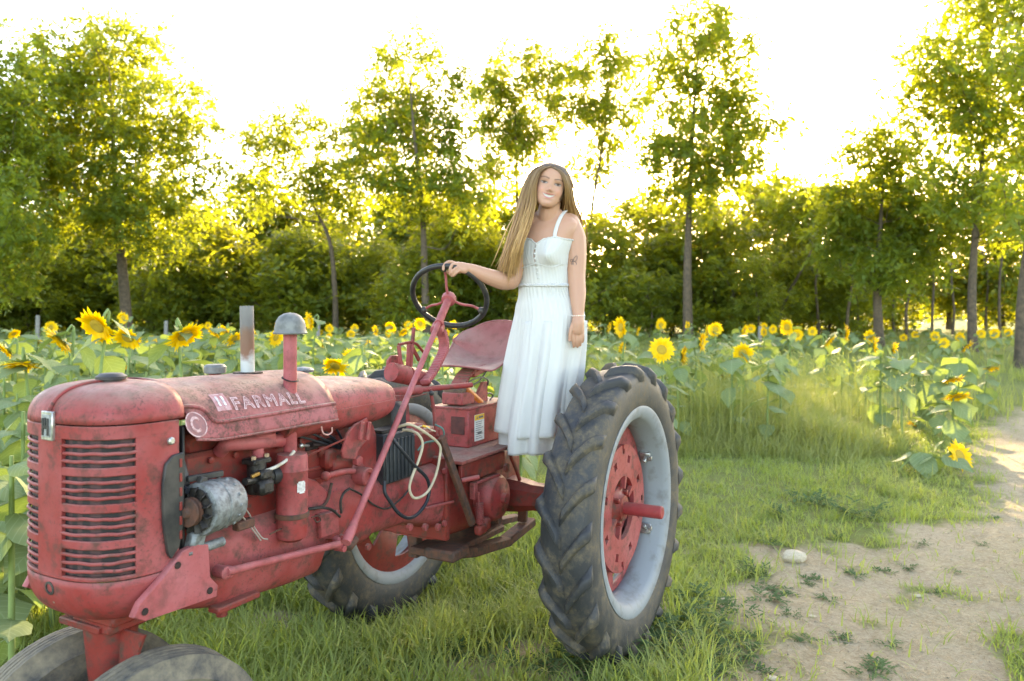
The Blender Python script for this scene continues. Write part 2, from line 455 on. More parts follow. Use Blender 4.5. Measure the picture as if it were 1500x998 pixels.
def dome(sign, zc, h, ec, es, back, nphi=14, nt=48, slant=0):
    rings = []
    for i in range(nphi + 1):
        ph = math.pi / 2 * i / nphi; C = max(math.cos(ph), 0) ** ec; S = math.sin(ph) ** es
        ring = []
        for t_ in lin(-1, 1, nt):
            p, n = plan(t_); ring.append(Vector((max(NC + (p.x - NC) * C, NC + slant * S * (1 - .6 * S)), p.y * C, zc + sign * h * S)))
        ring = [ring[0] + Vector((-back, 0, 0))] + ring + [ring[-1] + Vector((-back, 0, 0))]
        rings.append(ring)
    return rings
m = MB(); rr = dome(1, ZT + .004, .098, .50, .85, .022); m.loft(rr, False, close_ring=False)
cap = m.build('radiator_cowl', RED_OLD, T, 60)
sol = cap.modifiers.new('s', 'SOLIDIFY'); sol.thickness = .006; sol.offset = -1
m = MB(); m.tube([Vector((NC + (NA + .003) * math.cos(a) ** .5 if a < 1.5 else NC, 0, ZT + .004 + .100 * math.sin(a) ** .85)) for a in lin(0.02, 1.5, 16)], .006, 8); m.build('crease_ridge', RED_OLD, cap)
m = MB(); m.loft(dome(-1, ZB - .002, .135, .42, .9, .0, slant=.16), False, close_ring=False)
chin = m.build('grille_chin', RED, T, 60); sol = chin.modifiers.new('s', 'SOLIDIFY'); sol.thickness = .006; sol.offset = -1
m = MB(); m.lathe([(.016, 0), (.019, .001), (.019, .004), (.013, .005), (.012, .001)], (2.308, 0, .905), (1, 0, -.1), 16); m.build('crank_hole', BLACKM, chin)
m = MB(); m.lathe([(.009, -.01), (.009, .006), (.005, .009)], (2.292, 0, .868), (1, 0, -.3), 8); m.build('bolt', ZINC, chin)
# emblem on the centre strip
em = MB(); em.box((2.3145, 0, 1.342), (.010, .050, .078), .008); em = em.build('emblem', CHROME, T)
m = MB(); m.box((2.3200, 0, 1.342), (.004, .034, .060), .002); em_b = m.build('emblem_field', simple('emblem_grey', (.30, .31, .30), (.18, .19, .19), 80, .5), em)
m = MB()
for y in (-.011, .011): m.box((2.3232, y, 1.340), (.003, .007, .046), .001)
m.box((2.3232, 0, 1.340), (.003, .018, .008), .001); m.box((2.3236, 0, 1.350), (.003, .006, .030), .001)
m.build('emblem_letters', BLACKM, em_b)
m = MB(); m.lathe([(.030, 0), (.030, .012), (.042, .014), (.042, .022), (.030, .030), (.01, .032)], (2.13, 0, 1.438), (0, 0, 1), 20); m.build('radiator_cap', BLACKM, T)
m = MB(); m.lathe([(.011, -.004), (.011, .005), (.007, .009)], tl(250, 646, .231), (0, 1, 0), 8); m.build('bolt', ZINC, grille)
# fan shroud behind the grille
m = MB()
R0 = .165
for k in range(1):
    m.lathe([(R0 + .02, 0), (R0 + .02, -.05), (R0 + .008, -.062), (R0, -.05), (R0, -.002)], (2.06, 0, 1.12), (1, 0, 0), 40, False)
m.box((2.055, 0, 1.12), (.008, .43, .40), .003)
for s2 in (-1, 1):
    m.prism([(-.135, .005), (-.05, .020), (.06, .022), (.115, .012), (.135, -.012), (.138, -.045), (-.06, -.045), (-.125, -.030), (-.150, -.005)], (2.122, s2 * .236 - .006, 1.115), (0, 0, 1), (1, 0, 0), .012)
shr = m.build('fan_shroud', BLACKM, T)
for k in range(6):
    m = MB(); m.box((2.088, .2425, 1.225 - k * .040), (.008, .004, .024), .002); m.build('shroud_slot', RED_DARK, shr)
m = MB(); m.box((2.10, 0, 1.14), (.06, .38, .40), .006); m.build('radiator_core', DARK, T)

# ---- hood
HP = [(0, 1.437), (.05, 1.435), (.10, 1.427), (.145, 1.411), (.18, 1.388), (.205, 1.360), (.222, 1.330), (.233, 1.300), (.240, 1.268)]
HPs = smooth_path([Vector((0, y, z)) for y, z in HP], 4)
cum = [0]
for a, b in zip(HPs, HPs[1:]): cum.append(cum[-1] + (b - a).length)
def hood_pt(X, u, off=0.0):
    """u = arc length down the left side from the crown; hood drops slightly to the rear"""
    s_ = 1 if u >= 0 else -1; a = min(abs(u), cum[-1] - 1e-6)
    k = max(i for i in range(len(cum)) if cum[i] <= a); k = min(k, len(cum) - 2); f = (a - cum[k]) / (cum[k + 1] - cum[k])
    p = HPs[k].lerp(HPs[k + 1], f); d = (HPs[k + 1] - HPs[k]).normalized(); n = Vector((0, -d.z, d.y)) if False else Vector((0, -d.z, d.y))
    n = Vector((0, abs(d.z), abs(d.y)))
    fr = (2.06 - X) / .64
    z = p.z - .012 * fr + .014 * max(0, 1 - abs(X - 2.05) / .10) * (1 if u > -.1 else .3)
    y = p.y * (1 - .02 * fr)
    q = Vector((X, y, z)) + n * off
    return Vector((q.x, q.y * s_, q.z))
UM = cum[-1]
def hood_edge(sgn, X0, X1): pass
m = MB(); rings = []
for X in lin(2.058, 1.42, 26):
    us = lin(-UM, UM, 45); ring = []
    for u in us:
        # front edge slants back below the shoulder as in the sheet metal
        XX = X - (.022 * max(0, (abs(u) - .2) / .1) if X > 2.0 else 0)
        dn = .0012 * math.sin(X * 31 + u * 17) * math.sin(X * 13 - u * 23)
        ring.append(hood_pt(XX, u, dn))
    rings.append(ring)
m.loft(rings, False, close_ring=False)
hood = m.build('hood', HOODM, T, 60); sol = hood.modifiers.new('s', 'SOLIDIFY'); sol.thickness = .004; sol.offset = -1
def u_of(X, zt):
    best = min(lin(0, UM, 200), key=lambda u: abs(hood_pt(X, u).z - zt)); return best
def hood_px(px, py):
    best = None
    Y = .22
    for _ in range(6):
        p = tl(px, py, Y); u = u_of(p.x, p.z); Y = hood_pt(p.x, u).y
    return p.x, u
ridge_px = [(263, 597), (278, 596), (292, 598), (303, 605), (311, 615), (322, 618), (350, 614), (400, 606), (450, 598), (490, 591)]
rp = [hood_px(*p) for p in ridge_px]
path = smooth_path([hood_pt(x, u, .0015) for x, u in rp], 5)
m = MB(); m.tube(path, .0065, 8); m.build('pressed_ridge', HOODM, hood)
m = MB(); m.tube([Vector((p.x, -p.y, p.z)) for p in path], .0065, 8); m.build('pressed_ridge', HOODM, hood)
m = MB(); m.tube([hood_pt(X, UM - .002, 0) for X in lin(2.03, 1.42, 20)], .004, 6); m.build('hem', HOODM, hood)

def text_mesh(body, name='text'):
    cu = bpy.data.curves.new(name, 'FONT'); cu.body = body; cu.resolution_u = 3; cu.align_x = 'LEFT'
    o = bpy.data.objects.new(name, cu); COL.objects.link(o)
    dg = bpy.context.evaluated_depsgraph_get(); dg.update()
    me = bpy.data.meshes.new_from_object(o.evaluated_get(dg))
    bpy.data.objects.remove(o); bpy.data.curves.remove(cu)
    return me
def flat_mesh_map(me, name, mat, parent, fn):
    """copy of a flat mesh with its vertices carried onto a surface"""
    for v in me.vertices: v.co = fn(v.co.x, v.co.y)
    me.name = name; me.materials.clear(); me.materials.append(mat)
    return obj(name, me, parent)
def outline_letters(body, fn, w_px, parent, name, mat, gap=1.0):
    """outlined capitals: contour of each glyph as thin strips"""
    out = []
    x = 0
    for ch in body:
        me = text_mesh(ch); bm = bmesh.new(); bm.from_mesh(me)
        bmesh.ops.remove_doubles(bm, verts=bm.verts, dist=1e-4)
        xs_ = [v.co.x for v in bm.verts]; x0, x1 = min(xs_), max(xs_)
        mb = MB()
        for e in bm.edges:
            if len(e.link_faces) != 1: continue
            a, b = e.verts[0].co, e.verts[1].co
            d = (b - a); L = d.length
            if L < 1e-6: continue
            d /= L; n = Vector((-d.y, d.x, 0)) * .032; a2, b2 = a - d * .02, b + d * .02
            n_seg = max(1, int(L / .12)); 
            for k in range(n_seg):
                p, q2 = a2.lerp(b2, k / n_seg), a2.lerp(b2, (k + 1) / n_seg)
                P = [fn(x - x0 + r.x, r.y) for r in (p - n, q2 - n, q2 + n, p + n)]
                mb.add(P, [(0, 1, 2, 3)])
        bm.free(); bpy.data.meshes.remove(me)
        mb.build(name, mat, parent)
        x += (x1 - x0) + .17 * gap
    return x
# lettering along the hood side: glyph units -> hood (X, u)
xa, ua = hood_px(345, 600); xb, ub = hood_px(452, 590)
tw = 4.95
def hood_text(x, y):
    f = x / tw; X = xa + (xb - xa) * f; u = ua + (ub - ua) * f - y * .062
    return hood_pt(X, u, .0022)
outline_letters('FARMALL', hood_text, 1, hood, 'letter', DECAL)
# square badge ahead of the lettering
xc, uc = hood_px(323, 589)
def on_hood(x0, u0, off=.0022): return lambda a, b: hood_pt(x0 - a, u0 - b, off)
def patch(name, w, h, fn, mat, parent, n=6):
    V = []; F = []
    for i in range(n + 1):
        for j in range(n + 1): V.append(fn(-w / 2 + w * i / n, -h / 2 + h * j / n))
    for i in range(n):
        for j in range(n): F.append((i * (n + 1) + j, (i + 1) * (n + 1) + j, (i + 1) * (n + 1) + j + 1, i * (n + 1) + j + 1))
    return MB().add(V, F).build(name, mat, parent)
BADGE = simple('faded_badge_print', (.36, .14, .15), (.46, .29, .30), 70, .7)
patch('badge', .054, .064, on_hood(xc, uc, .0018), BADGE, hood)
WHITE_L = simple('worn_white_print', (.62, .64, .66), (.4, .34, .35), 80, .7)
for a in (-.010, .010): patch('badge_stroke', .008, .036, on_hood(xc - a * 1.0, uc - .002, .0032), WHITE_L, hood, 3)
patch('badge_stroke', .03, .005, on_hood(xc, uc + .022, .0032), DECAL, hood, 3)
patch('badge_stroke', .036, .004, on_hood(xc, uc - .027, .0032), DECAL, hood, 3)
# round letter badge
xc2, uc2 = hood_px(287, 622)
fnc = on_hood(xc2, uc2, .0030)
V = []; F = []
for k in range(40):
    a = 2 * math.pi * k / 40
    for r in (.0335, .0375): V.append(fnc(r * math.cos(a), r * math.sin(a)))
for k in range(40): l = (k + 1) % 40; F.append((2 * k, 2 * k + 1, 2 * l + 1, 2 * l))
MB().add(V, F).build('badge_ring', DECAL, hood)
V = [fnc(0, 0)] + [on_hood(xc2, uc2, .0016)(.0335 * math.cos(2 * math.pi * k / 32), .0335 * math.sin(2 * math.pi * k / 32)) for k in range(32)]
V[0] = on_hood(xc2, uc2, .0016)(0, 0)
MB().add(V, [(0, 1 + k, 1 + (k + 1) % 32) for k in range(32)]).build('badge_disc', simple('badge_grey_red', (.21, .10, .11), (.30, .12, .12), 60, .7), hood)
V = []; F = []
for k in range(21):
    a = rad(42) + rad(276) * k / 20
    for r in (.0145, .0225): V.append(fnc(r * .92 * math.cos(a), r * 1.05 * math.sin(a)))
for k in range(20): F.append((2 * k, 2 * k + 1, 2 * k + 3, 2 * k + 2))
MB().add(V, F).build('badge_letter', DECAL, hood)

# ---- fuel tank behind the hood
m = MB(); rings = []
for X in lin(1.62, .97, 36):
    e = max(0, (X - .97) / .20); k = (1 - (1 - min(e, 1)) ** 2.6) ** .42
    zc = 1.285; hw = .205 * (.55 + .45 * k); top = (.115 - .03 * (1.62 - X) / .65) * (.45 + .55 * k); bot = .095 * (.35 + .65 * k)
    ring = []
    for a in lin(0, 2 * math.pi * 39 / 40, 40):
        ca, sa = math.cos(a), math.sin(a)
        y = hw * (1 if ca >= 0 else -1) * abs(ca) ** .62; z = (top if sa > 0 else bot) * (1 if sa >= 0 else -1) * abs(sa) ** .75
        ring.append(Vector((X, y, zc + z)))
    rings.append(ring)
m.loft(rings, True)
tank = m.build('fuel_tank', RED_OLD, T, 60)
m = MB(); rings = []
for X in lin(1.50, .98, 16):
    e = max(0, (X - .97) / .20); k = (1 - (1 - min(e, 1)) ** 2.6) ** .42; hw = .205 * (.55 + .45 * k) + .004
    rings.append([Vector((X, -hw, 1.282)), Vector((X, -hw, 1.288)), Vector((X, hw, 1.288)), Vector((X, hw, 1.282))])
m.loft(rings, True); m.build('tank_seam', RED_OLD, tank)
m = MB(); m.lathe([(.020, -.02), (.020, .012), (.038, .014), (.040, .022), (.030, .030), (.006, .034)], (1.30, -.04, 1.392), (0, 0, 1), 20); m.build('fuel_cap', ALU, tank)
m = MB(); pth = smooth_path([tl(470, 622, .19), tl(473, 634, .2), tl(480, 637, .2), tl(486, 633, .2), tl(486, 626, .2)], 5); m.tube(pth, .003, 6); m.build('wire_hook', simple('pink_wire', (.5, .26, .24)), tank)

# ---- stacks on the hood
t_ = NT('exhaust_patchy'); gsp = t_.new('ShaderNodeSeparateXYZ'); t_.l(t_.coord(), gsp.inputs[0])
c = t_.ramp(t_.math('ADD', gsp.outputs[2], t_.math('MULTIPLY', t_.math('SUBTRACT', t_.noise(16, 5, .6), .5), .12)), [(0, (.4, .4, .39)), (1, (.4, .4, .39))])
zr = t_.math('MULTIPLY', t_.math('SUBTRACT', t_.math('ADD', gsp.outputs[2], t_.math('MULTIPLY', t_.math('SUBTRACT', t_.noise(18, 5, .6), .5), .10)), 1.40), 3.8)
c = t_.ramp(zr, [(0, (.46, .48, .48)), (.28, (.45, .46, .46)), (.38, (.20, .10, .065)), (.62, (.19, .11, .075)), (.74, (.16, .15, .145)), (1, (.19, .185, .18))])
t_.base(c); t_.rough(.65); t_.set(Metallic=.3); t_.bump(t_.noise(90, 4), .2, .004)
m = MB(); m.lathe([(.0235, 0), (.0235, .275), (.0205, .275), (.0205, .03)], (1.615, 0, 1.385), (.02, 0, 1), 20); m.build('exhaust_pipe', t_.m, T)
m = MB(); m.lathe([(.05, 0), (.05, .004), (.0235, .005)], (1.615, 0, 1.428), (0, 0, 1), 20); m.build('exhaust_opening', DARK, T)
pb = tl(425, 557, .17)
PIN = red_paint('red_pipe_faded', (.31, .055, .058), (.38, .11, .12), .45, .2, .57)
m = MB(); m.tube([(pb.x, .17, 1.10), (pb.x, .17, 1.40), (pb.x, .17, 1.575)], .0225, 18); ap = m.build('intake_pipe', PIN, T)
m = MB(); prof = [(.022, 0), (.056, -.004), (.0565, .0), (.053, .006), (.0515, .02), (.047, .040), (.036, .056), (.02, .065), (.003, .068)]
m.lathe([(.054, .001), (.056, -.004), (.0575, .0), (.053, .006), (.0515, .02), (.047, .040), (.036, .056), (.02, .065), (.002, .068)], (pb.x, .17, 1.570), (0, 0, 1), 28)
m.build('intake_cap', simple('dull_zinc', (.21, .21, .20), (.13, .13, .125), 30, .6, .4, .15), ap)
m = MB(); m.lathe([(.028, 0), (.030, .001), (.027, .003)], (pb.x, .17, 1.412), (0, .3, 1), 20); m.build('pipe_collar', DARK, ap)
bp_ = tl(315, 548, -.08)
m = MB(); m.tube([(bp_.x, -.08, 1.38), (bp_.x, -.08, 1.435)], .02, 14); br = m.build('breather_neck', RED_DARK, T)
m = MB(); m.lathe([(.030, 0), (.036, .002), (.037, .022), (.030, .030), (.004, .031)], (bp_.x, -.08, 1.430), (0, 0, 1), 20); m.build('breather_cap', simple('dull_zinc_b', (.20, .2, .195), (.12, .12, .12), 30, .6, .4), br)
# ---- engine and driveline castings
def section(X, hw, zc, up, dn, e=.55, n=32):
    out = []
    for a in lin(0, 2 * math.pi * (n - 1) / n, n):
        ca, sa = math.cos(a), math.sin(a)
        out.append(Vector((X, hw * (1 if ca >= 0 else -1) * abs(ca) ** e, zc + (up if sa > 0 else dn) * (1 if sa >= 0 else -1) * abs(sa) ** e)))
    return out
m = MB(); m.box((1.60, 0, 1.065), (.76, .25, .30), .012)
m.box((1.60, 0, 1.235), (.70, .19, .07), .015)
m.box((1.62, .127, 1.075), (.68, .012, .012), .004)
block = m.build('engine_block', RED_DARK, T)
m = MB()
m.loft([section(2.02, .15, .86, .09, .08), section(1.97, .165, .86, .11, .115), section(1.85, .172, .86, .13, .150), section(1.55, .172, .86, .13, .175), section(1.42, .168, .86, .13, .178), section(1.37, .15, .86, .13, .10)], True)
m.build('oil_pan', RED, T)
m = MB(); m.box((1.82, .160, .735), (.17, .05, .02), .006); m.lathe([(.018, 0), (.018, .02), (.01, .024)], (1.80, .08, .690), (0, 0, -1), 8); m.build('drain_plug', RED_DARK, T)
m = MB()
m.loft([section(1.42, .150, .87, .18, .11), section(1.30, .165, .87, .20, .13), section(1.22, .180, .87, .21, .14), section(1.16, .180, .87, .20, .14), section(1.10, .165, .87, .12, .125), section(.85, .150, .85, .11, .125), section(.72, .165, .84, .12, .15), section(.60, .175, .82, .14, .18)], True)
m.build('clutch_housing', RED, T)
for k, (X, Z) in enumerate(((1.19, 1.03), (1.19, .74), (.66, .93), (.66, .70))):
    m = MB(); m.lathe([(.014, 0), (.014, .012), (.008, .014)], (X, .178, Z), (0, 1, 0), 6); m.build('bolt', RED, T)
m = MB()
m.loft([section(.64, .165, .80, .155, .19, .35), section(.40, .165, .80, .16, .21, .35), section(.05, .16, .79, .16, .19, .35), section(-.13, .14, .77, .15, .15, .4)], True)
m.box((.63, 0, .80), (.03, .37, .37), .01)
m.build('transmission_case', RED_DARK, T)
# front bolster and steering pedestal
m = MB()
pl = [tl(px, py, .25) for px, py in ((196, 906), (212, 911), (318, 874), (320, 858), (309, 846), (306, 798), (290, 797), (268, 808), (240, 845), (205, 885))]
m.prism([(p.x, p.z) for p in pl], (0, .250, 0), (1, 0, 0), (0, 0, 1), .024, .003)
bol = m.build('bolster_plate', PIN, T)
m2 = MB(); m2.v = [(x, -y, z) for x, y, z in m.v]; m2.f = list(m.f); m2.build('bolster_plate', PIN, T)
for px, py in ((263, 829), (215, 897), (310, 866)):
    p = tl(px, py, .258); m = MB(); m.lathe([(.010, 0), (.010, .002), (.003, .002)], (p.x, .2505, p.z), (0, 1, 0), 12); m.build('bolt_hole', DARK, bol)
m = MB(); m.box((2.13, 0, .795), (.16, .24, .03), .008); m.box((2.13, 0, .765), (.13, .17, .04), .008)
m.prism([(-.10, 0), (.10, 0), (.075, -.05), (.05, -.25), (-.05, -.25), (-.075, -.05)], (2.14, .07, .752), (0, 1, 0), (0, 0, 1), .01)
m.tube([(2.13, 0, .76), (2.13, 0, .60), (2.11, 0, .38)], [.075, .060, .05], 16)
m.bar((2.19, -.13, .758), (2.19, .05, .758), .03, .02)
m.tube([(2.11, -.19, .34), (2.11, .19, .34)], .025, 12)
m.build('front_pedestal', RED_DARK, T)

# ---- front wheels (a close pair)
def wheel_lathe(mb, prof, c, seg=56): mb.lathe(prof, c, (0, 1, 0), seg, False)
FR = .345
for sg in (-1, 1):
    hb = empty('front_wheel'); hb.parent = T; hb.location = (2.125, sg * .155, FR)
    hb.rotation_euler = (rad(-5 * sg), 0, rad(-9))
    m = MB(); pr = [(.195, -.052), (.215, -.066), (.25, -.074), (.285, -.070), (.310, -.060), (.322, -.052)]
    for w in (-.036, -.02, .0, .02, .036): pr += [(FR - .006, w - .010), (FR + .002, w - .006), (FR + .002, w + .006), (FR - .006, w + .010)]
    pr += [(.322, .052), (.310, .060), (.296, .066), (.290, .072), (.284, .070), (.25, .074), (.215, .066), (.195, .052)]
    wheel_lathe(m, pr, (0, 0, 0)); m.build('tyre', RUBBER_F, hb)
    m = MB(); wheel_lathe(m, [(.17, -.05), (.205, -.058), (.205, -.052), (.178, -.045), (.172, 0), (.178, .045), (.205, .052), (.205, .058), (.17, .05), (.15, .02), (.06, .012), (.055, .045), (.03, .055), (.002, .055)], (0, 0, 0), 36); m.build('rim', RUST, hb)

# ---- rear wheels
RR, YL, YR = .69, .745, .62
def rear_tyre():
    m = MB()
    pr = [(.455, -.082), (.475, -.098), (.52, -.112), (.575, -.116), (.625, -.108), (.650, -.092), (.660, -.05), (.664, 0), (.660, .05), (.650, .092), (.625, .108), (.575, .116), (.52, .112), (.475, .098), (.455, .082)]
    m.lathe(pr, (0, 0, 0), (0, 1, 0), 96, False)
    N = 21
    def surf(w, th, h):
        """tread surface point at lateral w, angle th, height h above the carcass"""
        aw = abs(w)
        if aw < .095: r = .662 - .012 * (aw / .095) ** 2; nr, nw = 1, .25 * aw / .095; y = w
        else:
            f = (aw - .095); r = .648 - f * 1.0; y = math.copysign(.095 + .018 * math.sin(min(1, f / .06) * math.pi / 2), w); nr, nw = .45, .9
        L = math.hypot(nr, nw); r += h * nr / L; y += math.copysign(h * nw / L, w) if aw > 1e-6 else 0
        return Vector((r * math.cos(th), y, r * math.sin(th)))
    rl = random.Random(5)
    for sg in (-1, 1):
        for k in range(N):
            th0 = 2 * math.pi * (k + (.5 if sg > 0 else 0)) / N
            pts = lin(-.004, .135, 10); rings = []
            jit = rl.uniform(-.008, .008)
            for i, aw in enumerate(pts):
                w = sg * aw if aw > 0 else -sg * abs(aw)
                dth = .235 * (max(aw, 0) / .11) ** .8 - (max(0, aw - .095) * .6) + jit
                hh = (.030 if 0 < i < 9 else .012) * (1 if aw < .11 else .62)
                half = .038 + .008 * (i / 9)          # half width along the tread, radians at r = .66
                ring = []
                for (dt, h) in ((-half * 1.25, -.004), (-half * .85, hh * .8), (-half * .55, hh), (half * .55, hh), (half * .85, hh * .8), (half * 1.25, -.004)):
                    ring.append(surf(w, th0 + dth + dt, h))
                rings.append(ring)
            m.loft(rings, True)
    return m.mesh('rear_tyre', RUBBER, 50)
TYRE = rear_tyre()
def rear_rim():
    m = MB()
    m.lathe([(.452, -.092), (.488, -.100), (.490, -.106), (.478, -.110), (.440, -.098), (.425, -.080), (.415, -.04), (.405, -.02), (.405, .02), (.415, .04), (.425, .080), (.440, .098), (.478, .110), (.490, .106), (.488, .100), (.452, .092), (.436, .078), (.43, .04), (.425, 0), (.43, -.04), (.436, -.078)], (0, 0, 0), (0, 1, 0), 72, False)
    rings = m; n = 72
    # close the rim profile on itself
    L = len(m.v) // n
    m.f += [tuple((L - 1) * n + k if i == 0 else (L - 1) * n + (k + 1) % n if i == 1 else (k + 1) % n if i == 2 else k for i in range(4)) for k in range(n)]
    return m.mesh('rear_rim', SILVER, 40)
RIM = rear_rim()
def holed_disc(r0, r1, th, holes, seg=72):
    """flat ring in the XZ plane with real round/square holes cut as radial gaps: holes = [(r_a, r_b, ang, half_ang)]"""
    m = MB()
    rs = sorted(set([r0, r1] + [h[0] for h in holes] + [h[1] for h in holes]))
    angs = set(round(2 * math.pi * k / seg, 5) for k in range(seg))
    for h in holes: angs |= {round((h[2] - h[3]) % (2 * math.pi), 5), round((h[2] + h[3]) % (2 * math.pi), 5)}
    angs = sorted(angs); na = len(angs)
    def cut(r, a):
        for (ra, rb, c, ha) in holes:
            d = (a - c + math.pi) % (2 * math.pi) - math.pi
            if ra - 1e-6 < r < rb + 1e-6 and abs(d) < ha: return True
        return False
    solid = {}
    for i in range(len(rs) - 1):
        for k in range(na):
            a0 = angs[k]; a1 = angs[(k + 1) % na] + (2 * math.pi if k == na - 1 else 0)
            solid[i, k] = not cut((rs[i] + rs[i + 1]) / 2, (a0 + a1) / 2)
    V = []; F = []
    def P(r, a, y): return (r * math.cos(a), y, r * math.sin(a))
    def quad(*p): b = len(V); V.extend(p); F.append((b, b + 1, b + 2, b + 3))
    for (i, k), ok in solid.items():
        if not ok: continue
        a0 = angs[k]; a1 = angs[(k + 1) % na]; ra, rb = rs[i], rs[i + 1]
        quad(P(ra, a0, th / 2), P(ra, a1, th / 2), P(rb, a1, th / 2), P(rb, a0, th / 2)); quad(P(ra, a0, -th / 2), P(rb, a0, -th / 2), P(rb, a1, -th / 2), P(ra, a1, -th / 2))
        if not solid.get((i + 1, k), False): quad(P(rb, a0, th / 2), P(rb, a1, th / 2), P(rb, a1, -th / 2), P(rb, a0, -th / 2))
        if not solid.get((i - 1, k), False): quad(P(ra, a0, th / 2), P(ra, a0, -th / 2), P(ra, a1, -th / 2), P(ra, a1, th / 2))
        if not solid[i, (k + 1) % na]: quad(P(ra, a1, th / 2), P(ra, a1, -th / 2), P(rb, a1, -th / 2), P(rb, a1, th / 2))
        if not solid[i, (k - 1) % na]: quad(P(ra, a0, th / 2), P(rb, a0, th / 2), P(rb, a0, -th / 2), P(ra, a0, -th / 2))
    return m.add(V, F)
# left wheel: slotted inner disc, bolted weight plate with square holes, hub and long axle shaft
wl_ = empty('rear_wheel'); wl_.parent = T; wl_.location = (0, YL, RR)
obj('tyre', TYRE, wl_); rim = obj('rim', RIM, wl_)
inner = holed_disc(.16, .408, .012, [(.33, .375, a, .16) for a in (rad(80), rad(170), rad(260), rad(350))])
inner.v = [(x, y - .035 - .02 * (1 - math.hypot(x, z) / .4), z) for x, y, z in inner.v]
inner.build('wheel_disc', RED, wl_)
hol = [(.075, .135, rad(45 + 90 * k), .0) for k in range(0)]
hol += [(.215, .250, rad(20 + 45 * k), .075) for k in range(8)]
hol += [(.255, .280, rad(2 + 90 * k), .05) for k in range(4)] + [(.278, .300, rad(90 + 180 * k), .03) for k in range(2)]
hol += [(.09, .155, rad(25 + 90 * k), .62) for k in range(4)]
hol = [h for h in hol]
plate = holed_disc(.09, .300, .022, [(.09, .150, rad(a), rad(d)) for a, d in ((40, 62), (220, 62), (130, 18), (310, 18))] + [h for h in hol if h[0] > .2])
plate.v = [(x, y + .012, z) for x, y, z in plate.v]
pl_ = plate.build('wheel_weight', RED, wl_)
m = MB(); m.lathe([(.155, -.06), (.150, -.045), (.148, -.012), (.10, -.04), (.095, .0), (.070, .012), (.062, .018), (.058, .030), (.030, .034)], (0, 0, 0), (0, 1, 0), 32); m.build('hub', RED_DARK, wl_)
for a in (35, 125, 215, 305):
    m = MB(); m.lathe([(.013, .0), (.013, .022), (.008, .025)], (.078 * math.cos(rad(a)), .005, .078 * math.sin(rad(a))), (0, 1, 0), 6); m.build('hub_bolt', RED_DARK, wl_)
m = MB(); m.lathe([(.030, -.12), (.030, .212), (.026, .217), (.004, .217)], (0, 0, 0), (0, 1, 0), 24); m.build('axle_shaft', red_paint('red_gloss_shaft', (.27, .025, .03), (.33, .06, .06), .4, .2, .6, .35), wl_)
for k, a in enumerate((28, -28, 152, 208)):
    ca, sa = math.cos(rad(a)), math.sin(rad(a))
    m = MB(); rt = Matrix.Rotation(-rad(a), 3, 'Y')
    m.box((.398 * ca, .015, .398 * sa), (.022, .055, .05), .004, rt); m.box((.372 * ca, .02, .372 * sa), (.05, .018, .018), .003, rt)
    m.lathe([(.012, 0), (.012, .016), (.006, .018)], (.385 * ca, .035, .385 * sa), (0, 1, 0), 6); m.build('rim_clamp', ZINC, wl_)
# right wheel: dished disc with oval openings, seen from inside
wr_ = empty('rear_wheel'); wr_.parent = T; wr_.location = (0, -YR, RR - .07)
obj('tyre', TYRE, wr_); obj('rim', RIM, wr_)
d2 = holed_disc(.10, .432, .014, [(.235, .345, rad(30 + 60 * k), .21) for k in range(6)])
d2.v = [(x, y + .075 + .02 * max(0, 1 - ((math.hypot(x, z) - .29) / .12) ** 2) - .06 * max(0, (.22 - math.hypot(x, z)) / .1), z) for x, y, z in d2.v]
d2.build('wheel_disc', RED_DARK, wr_)
m = MB(); m.lathe([(.13, -.06), (.12, -.02), (.115, .03), (.085, .04), (.07, .09), (.04, .095)], (0, 0, 0), (0, 1, 0), 28); m.build('hub', RED_DARK, wr_)
m = MB(); m.lathe([(.385, .02), (.392, .034), (.402, .04), (.408, .03)], (0, 0, 0), (0, 1, 0), 56, False); m.build('rim_ring', RED_DARK, wr_)

# ---- rear axle housings, brakes
for sg in (-1, 1):
    m = MB()
    m.loft([[Vector((x * k, sg * y, .69 + z * k)) for x, z in ((-.055, -.03), (-.03, -.058), (.03, -.058), (.055, -.03), (.055, .03), (.03, .058), (-.03, .058), (-.055, .03))] for y, k in ((.12, 1.5), (.22, 1.35), (.30, 1.1), (.62 if sg > 0 else .50, 1.0), (.64 if sg > 0 else .52, .9))], True)
    m.build('axle_housing', RED_DARK, T)
    c = Vector((.27, sg * .20, .735))
    m = MB(); m.lathe([(.112, -.07), (.116, .0), (.110, .03), (.095, .048), (.05, .056), (.045, .06), (.026, .062), (.024, .085), (.004, .087)], c, (0, sg, 0), 36); m.build('brake_drum', RED, T)
m = MB()
m.bar((.42, .19, .835), (.26, .22, .845), .05, .014); m.box((.44, .2, .80), (.03, .03, .08), .004)
p0, p1 = Vector((.455, .235, .80)), Vector((.445, .235, .60))
m.tube([p0, p1], .006, 8)
m.build('brake_lever', RED, T)
m = MB(); hel = []
for k in range(90):
    a = k * .8; hel.append(Vector((.452 + .016 * math.cos(a), .24 + .016 * math.sin(a), .752 - .095 * k / 89)))
m.tube(hel, .0035, 6); m.build('brake_spring', RED, T)
m = MB(); m.box((.435, .235, .625), (.07, .04, .045), .012); m.box((.39, .23, .64), (.05, .05, .06), .014); m.build('spring_anchor', RED_DARK, T)
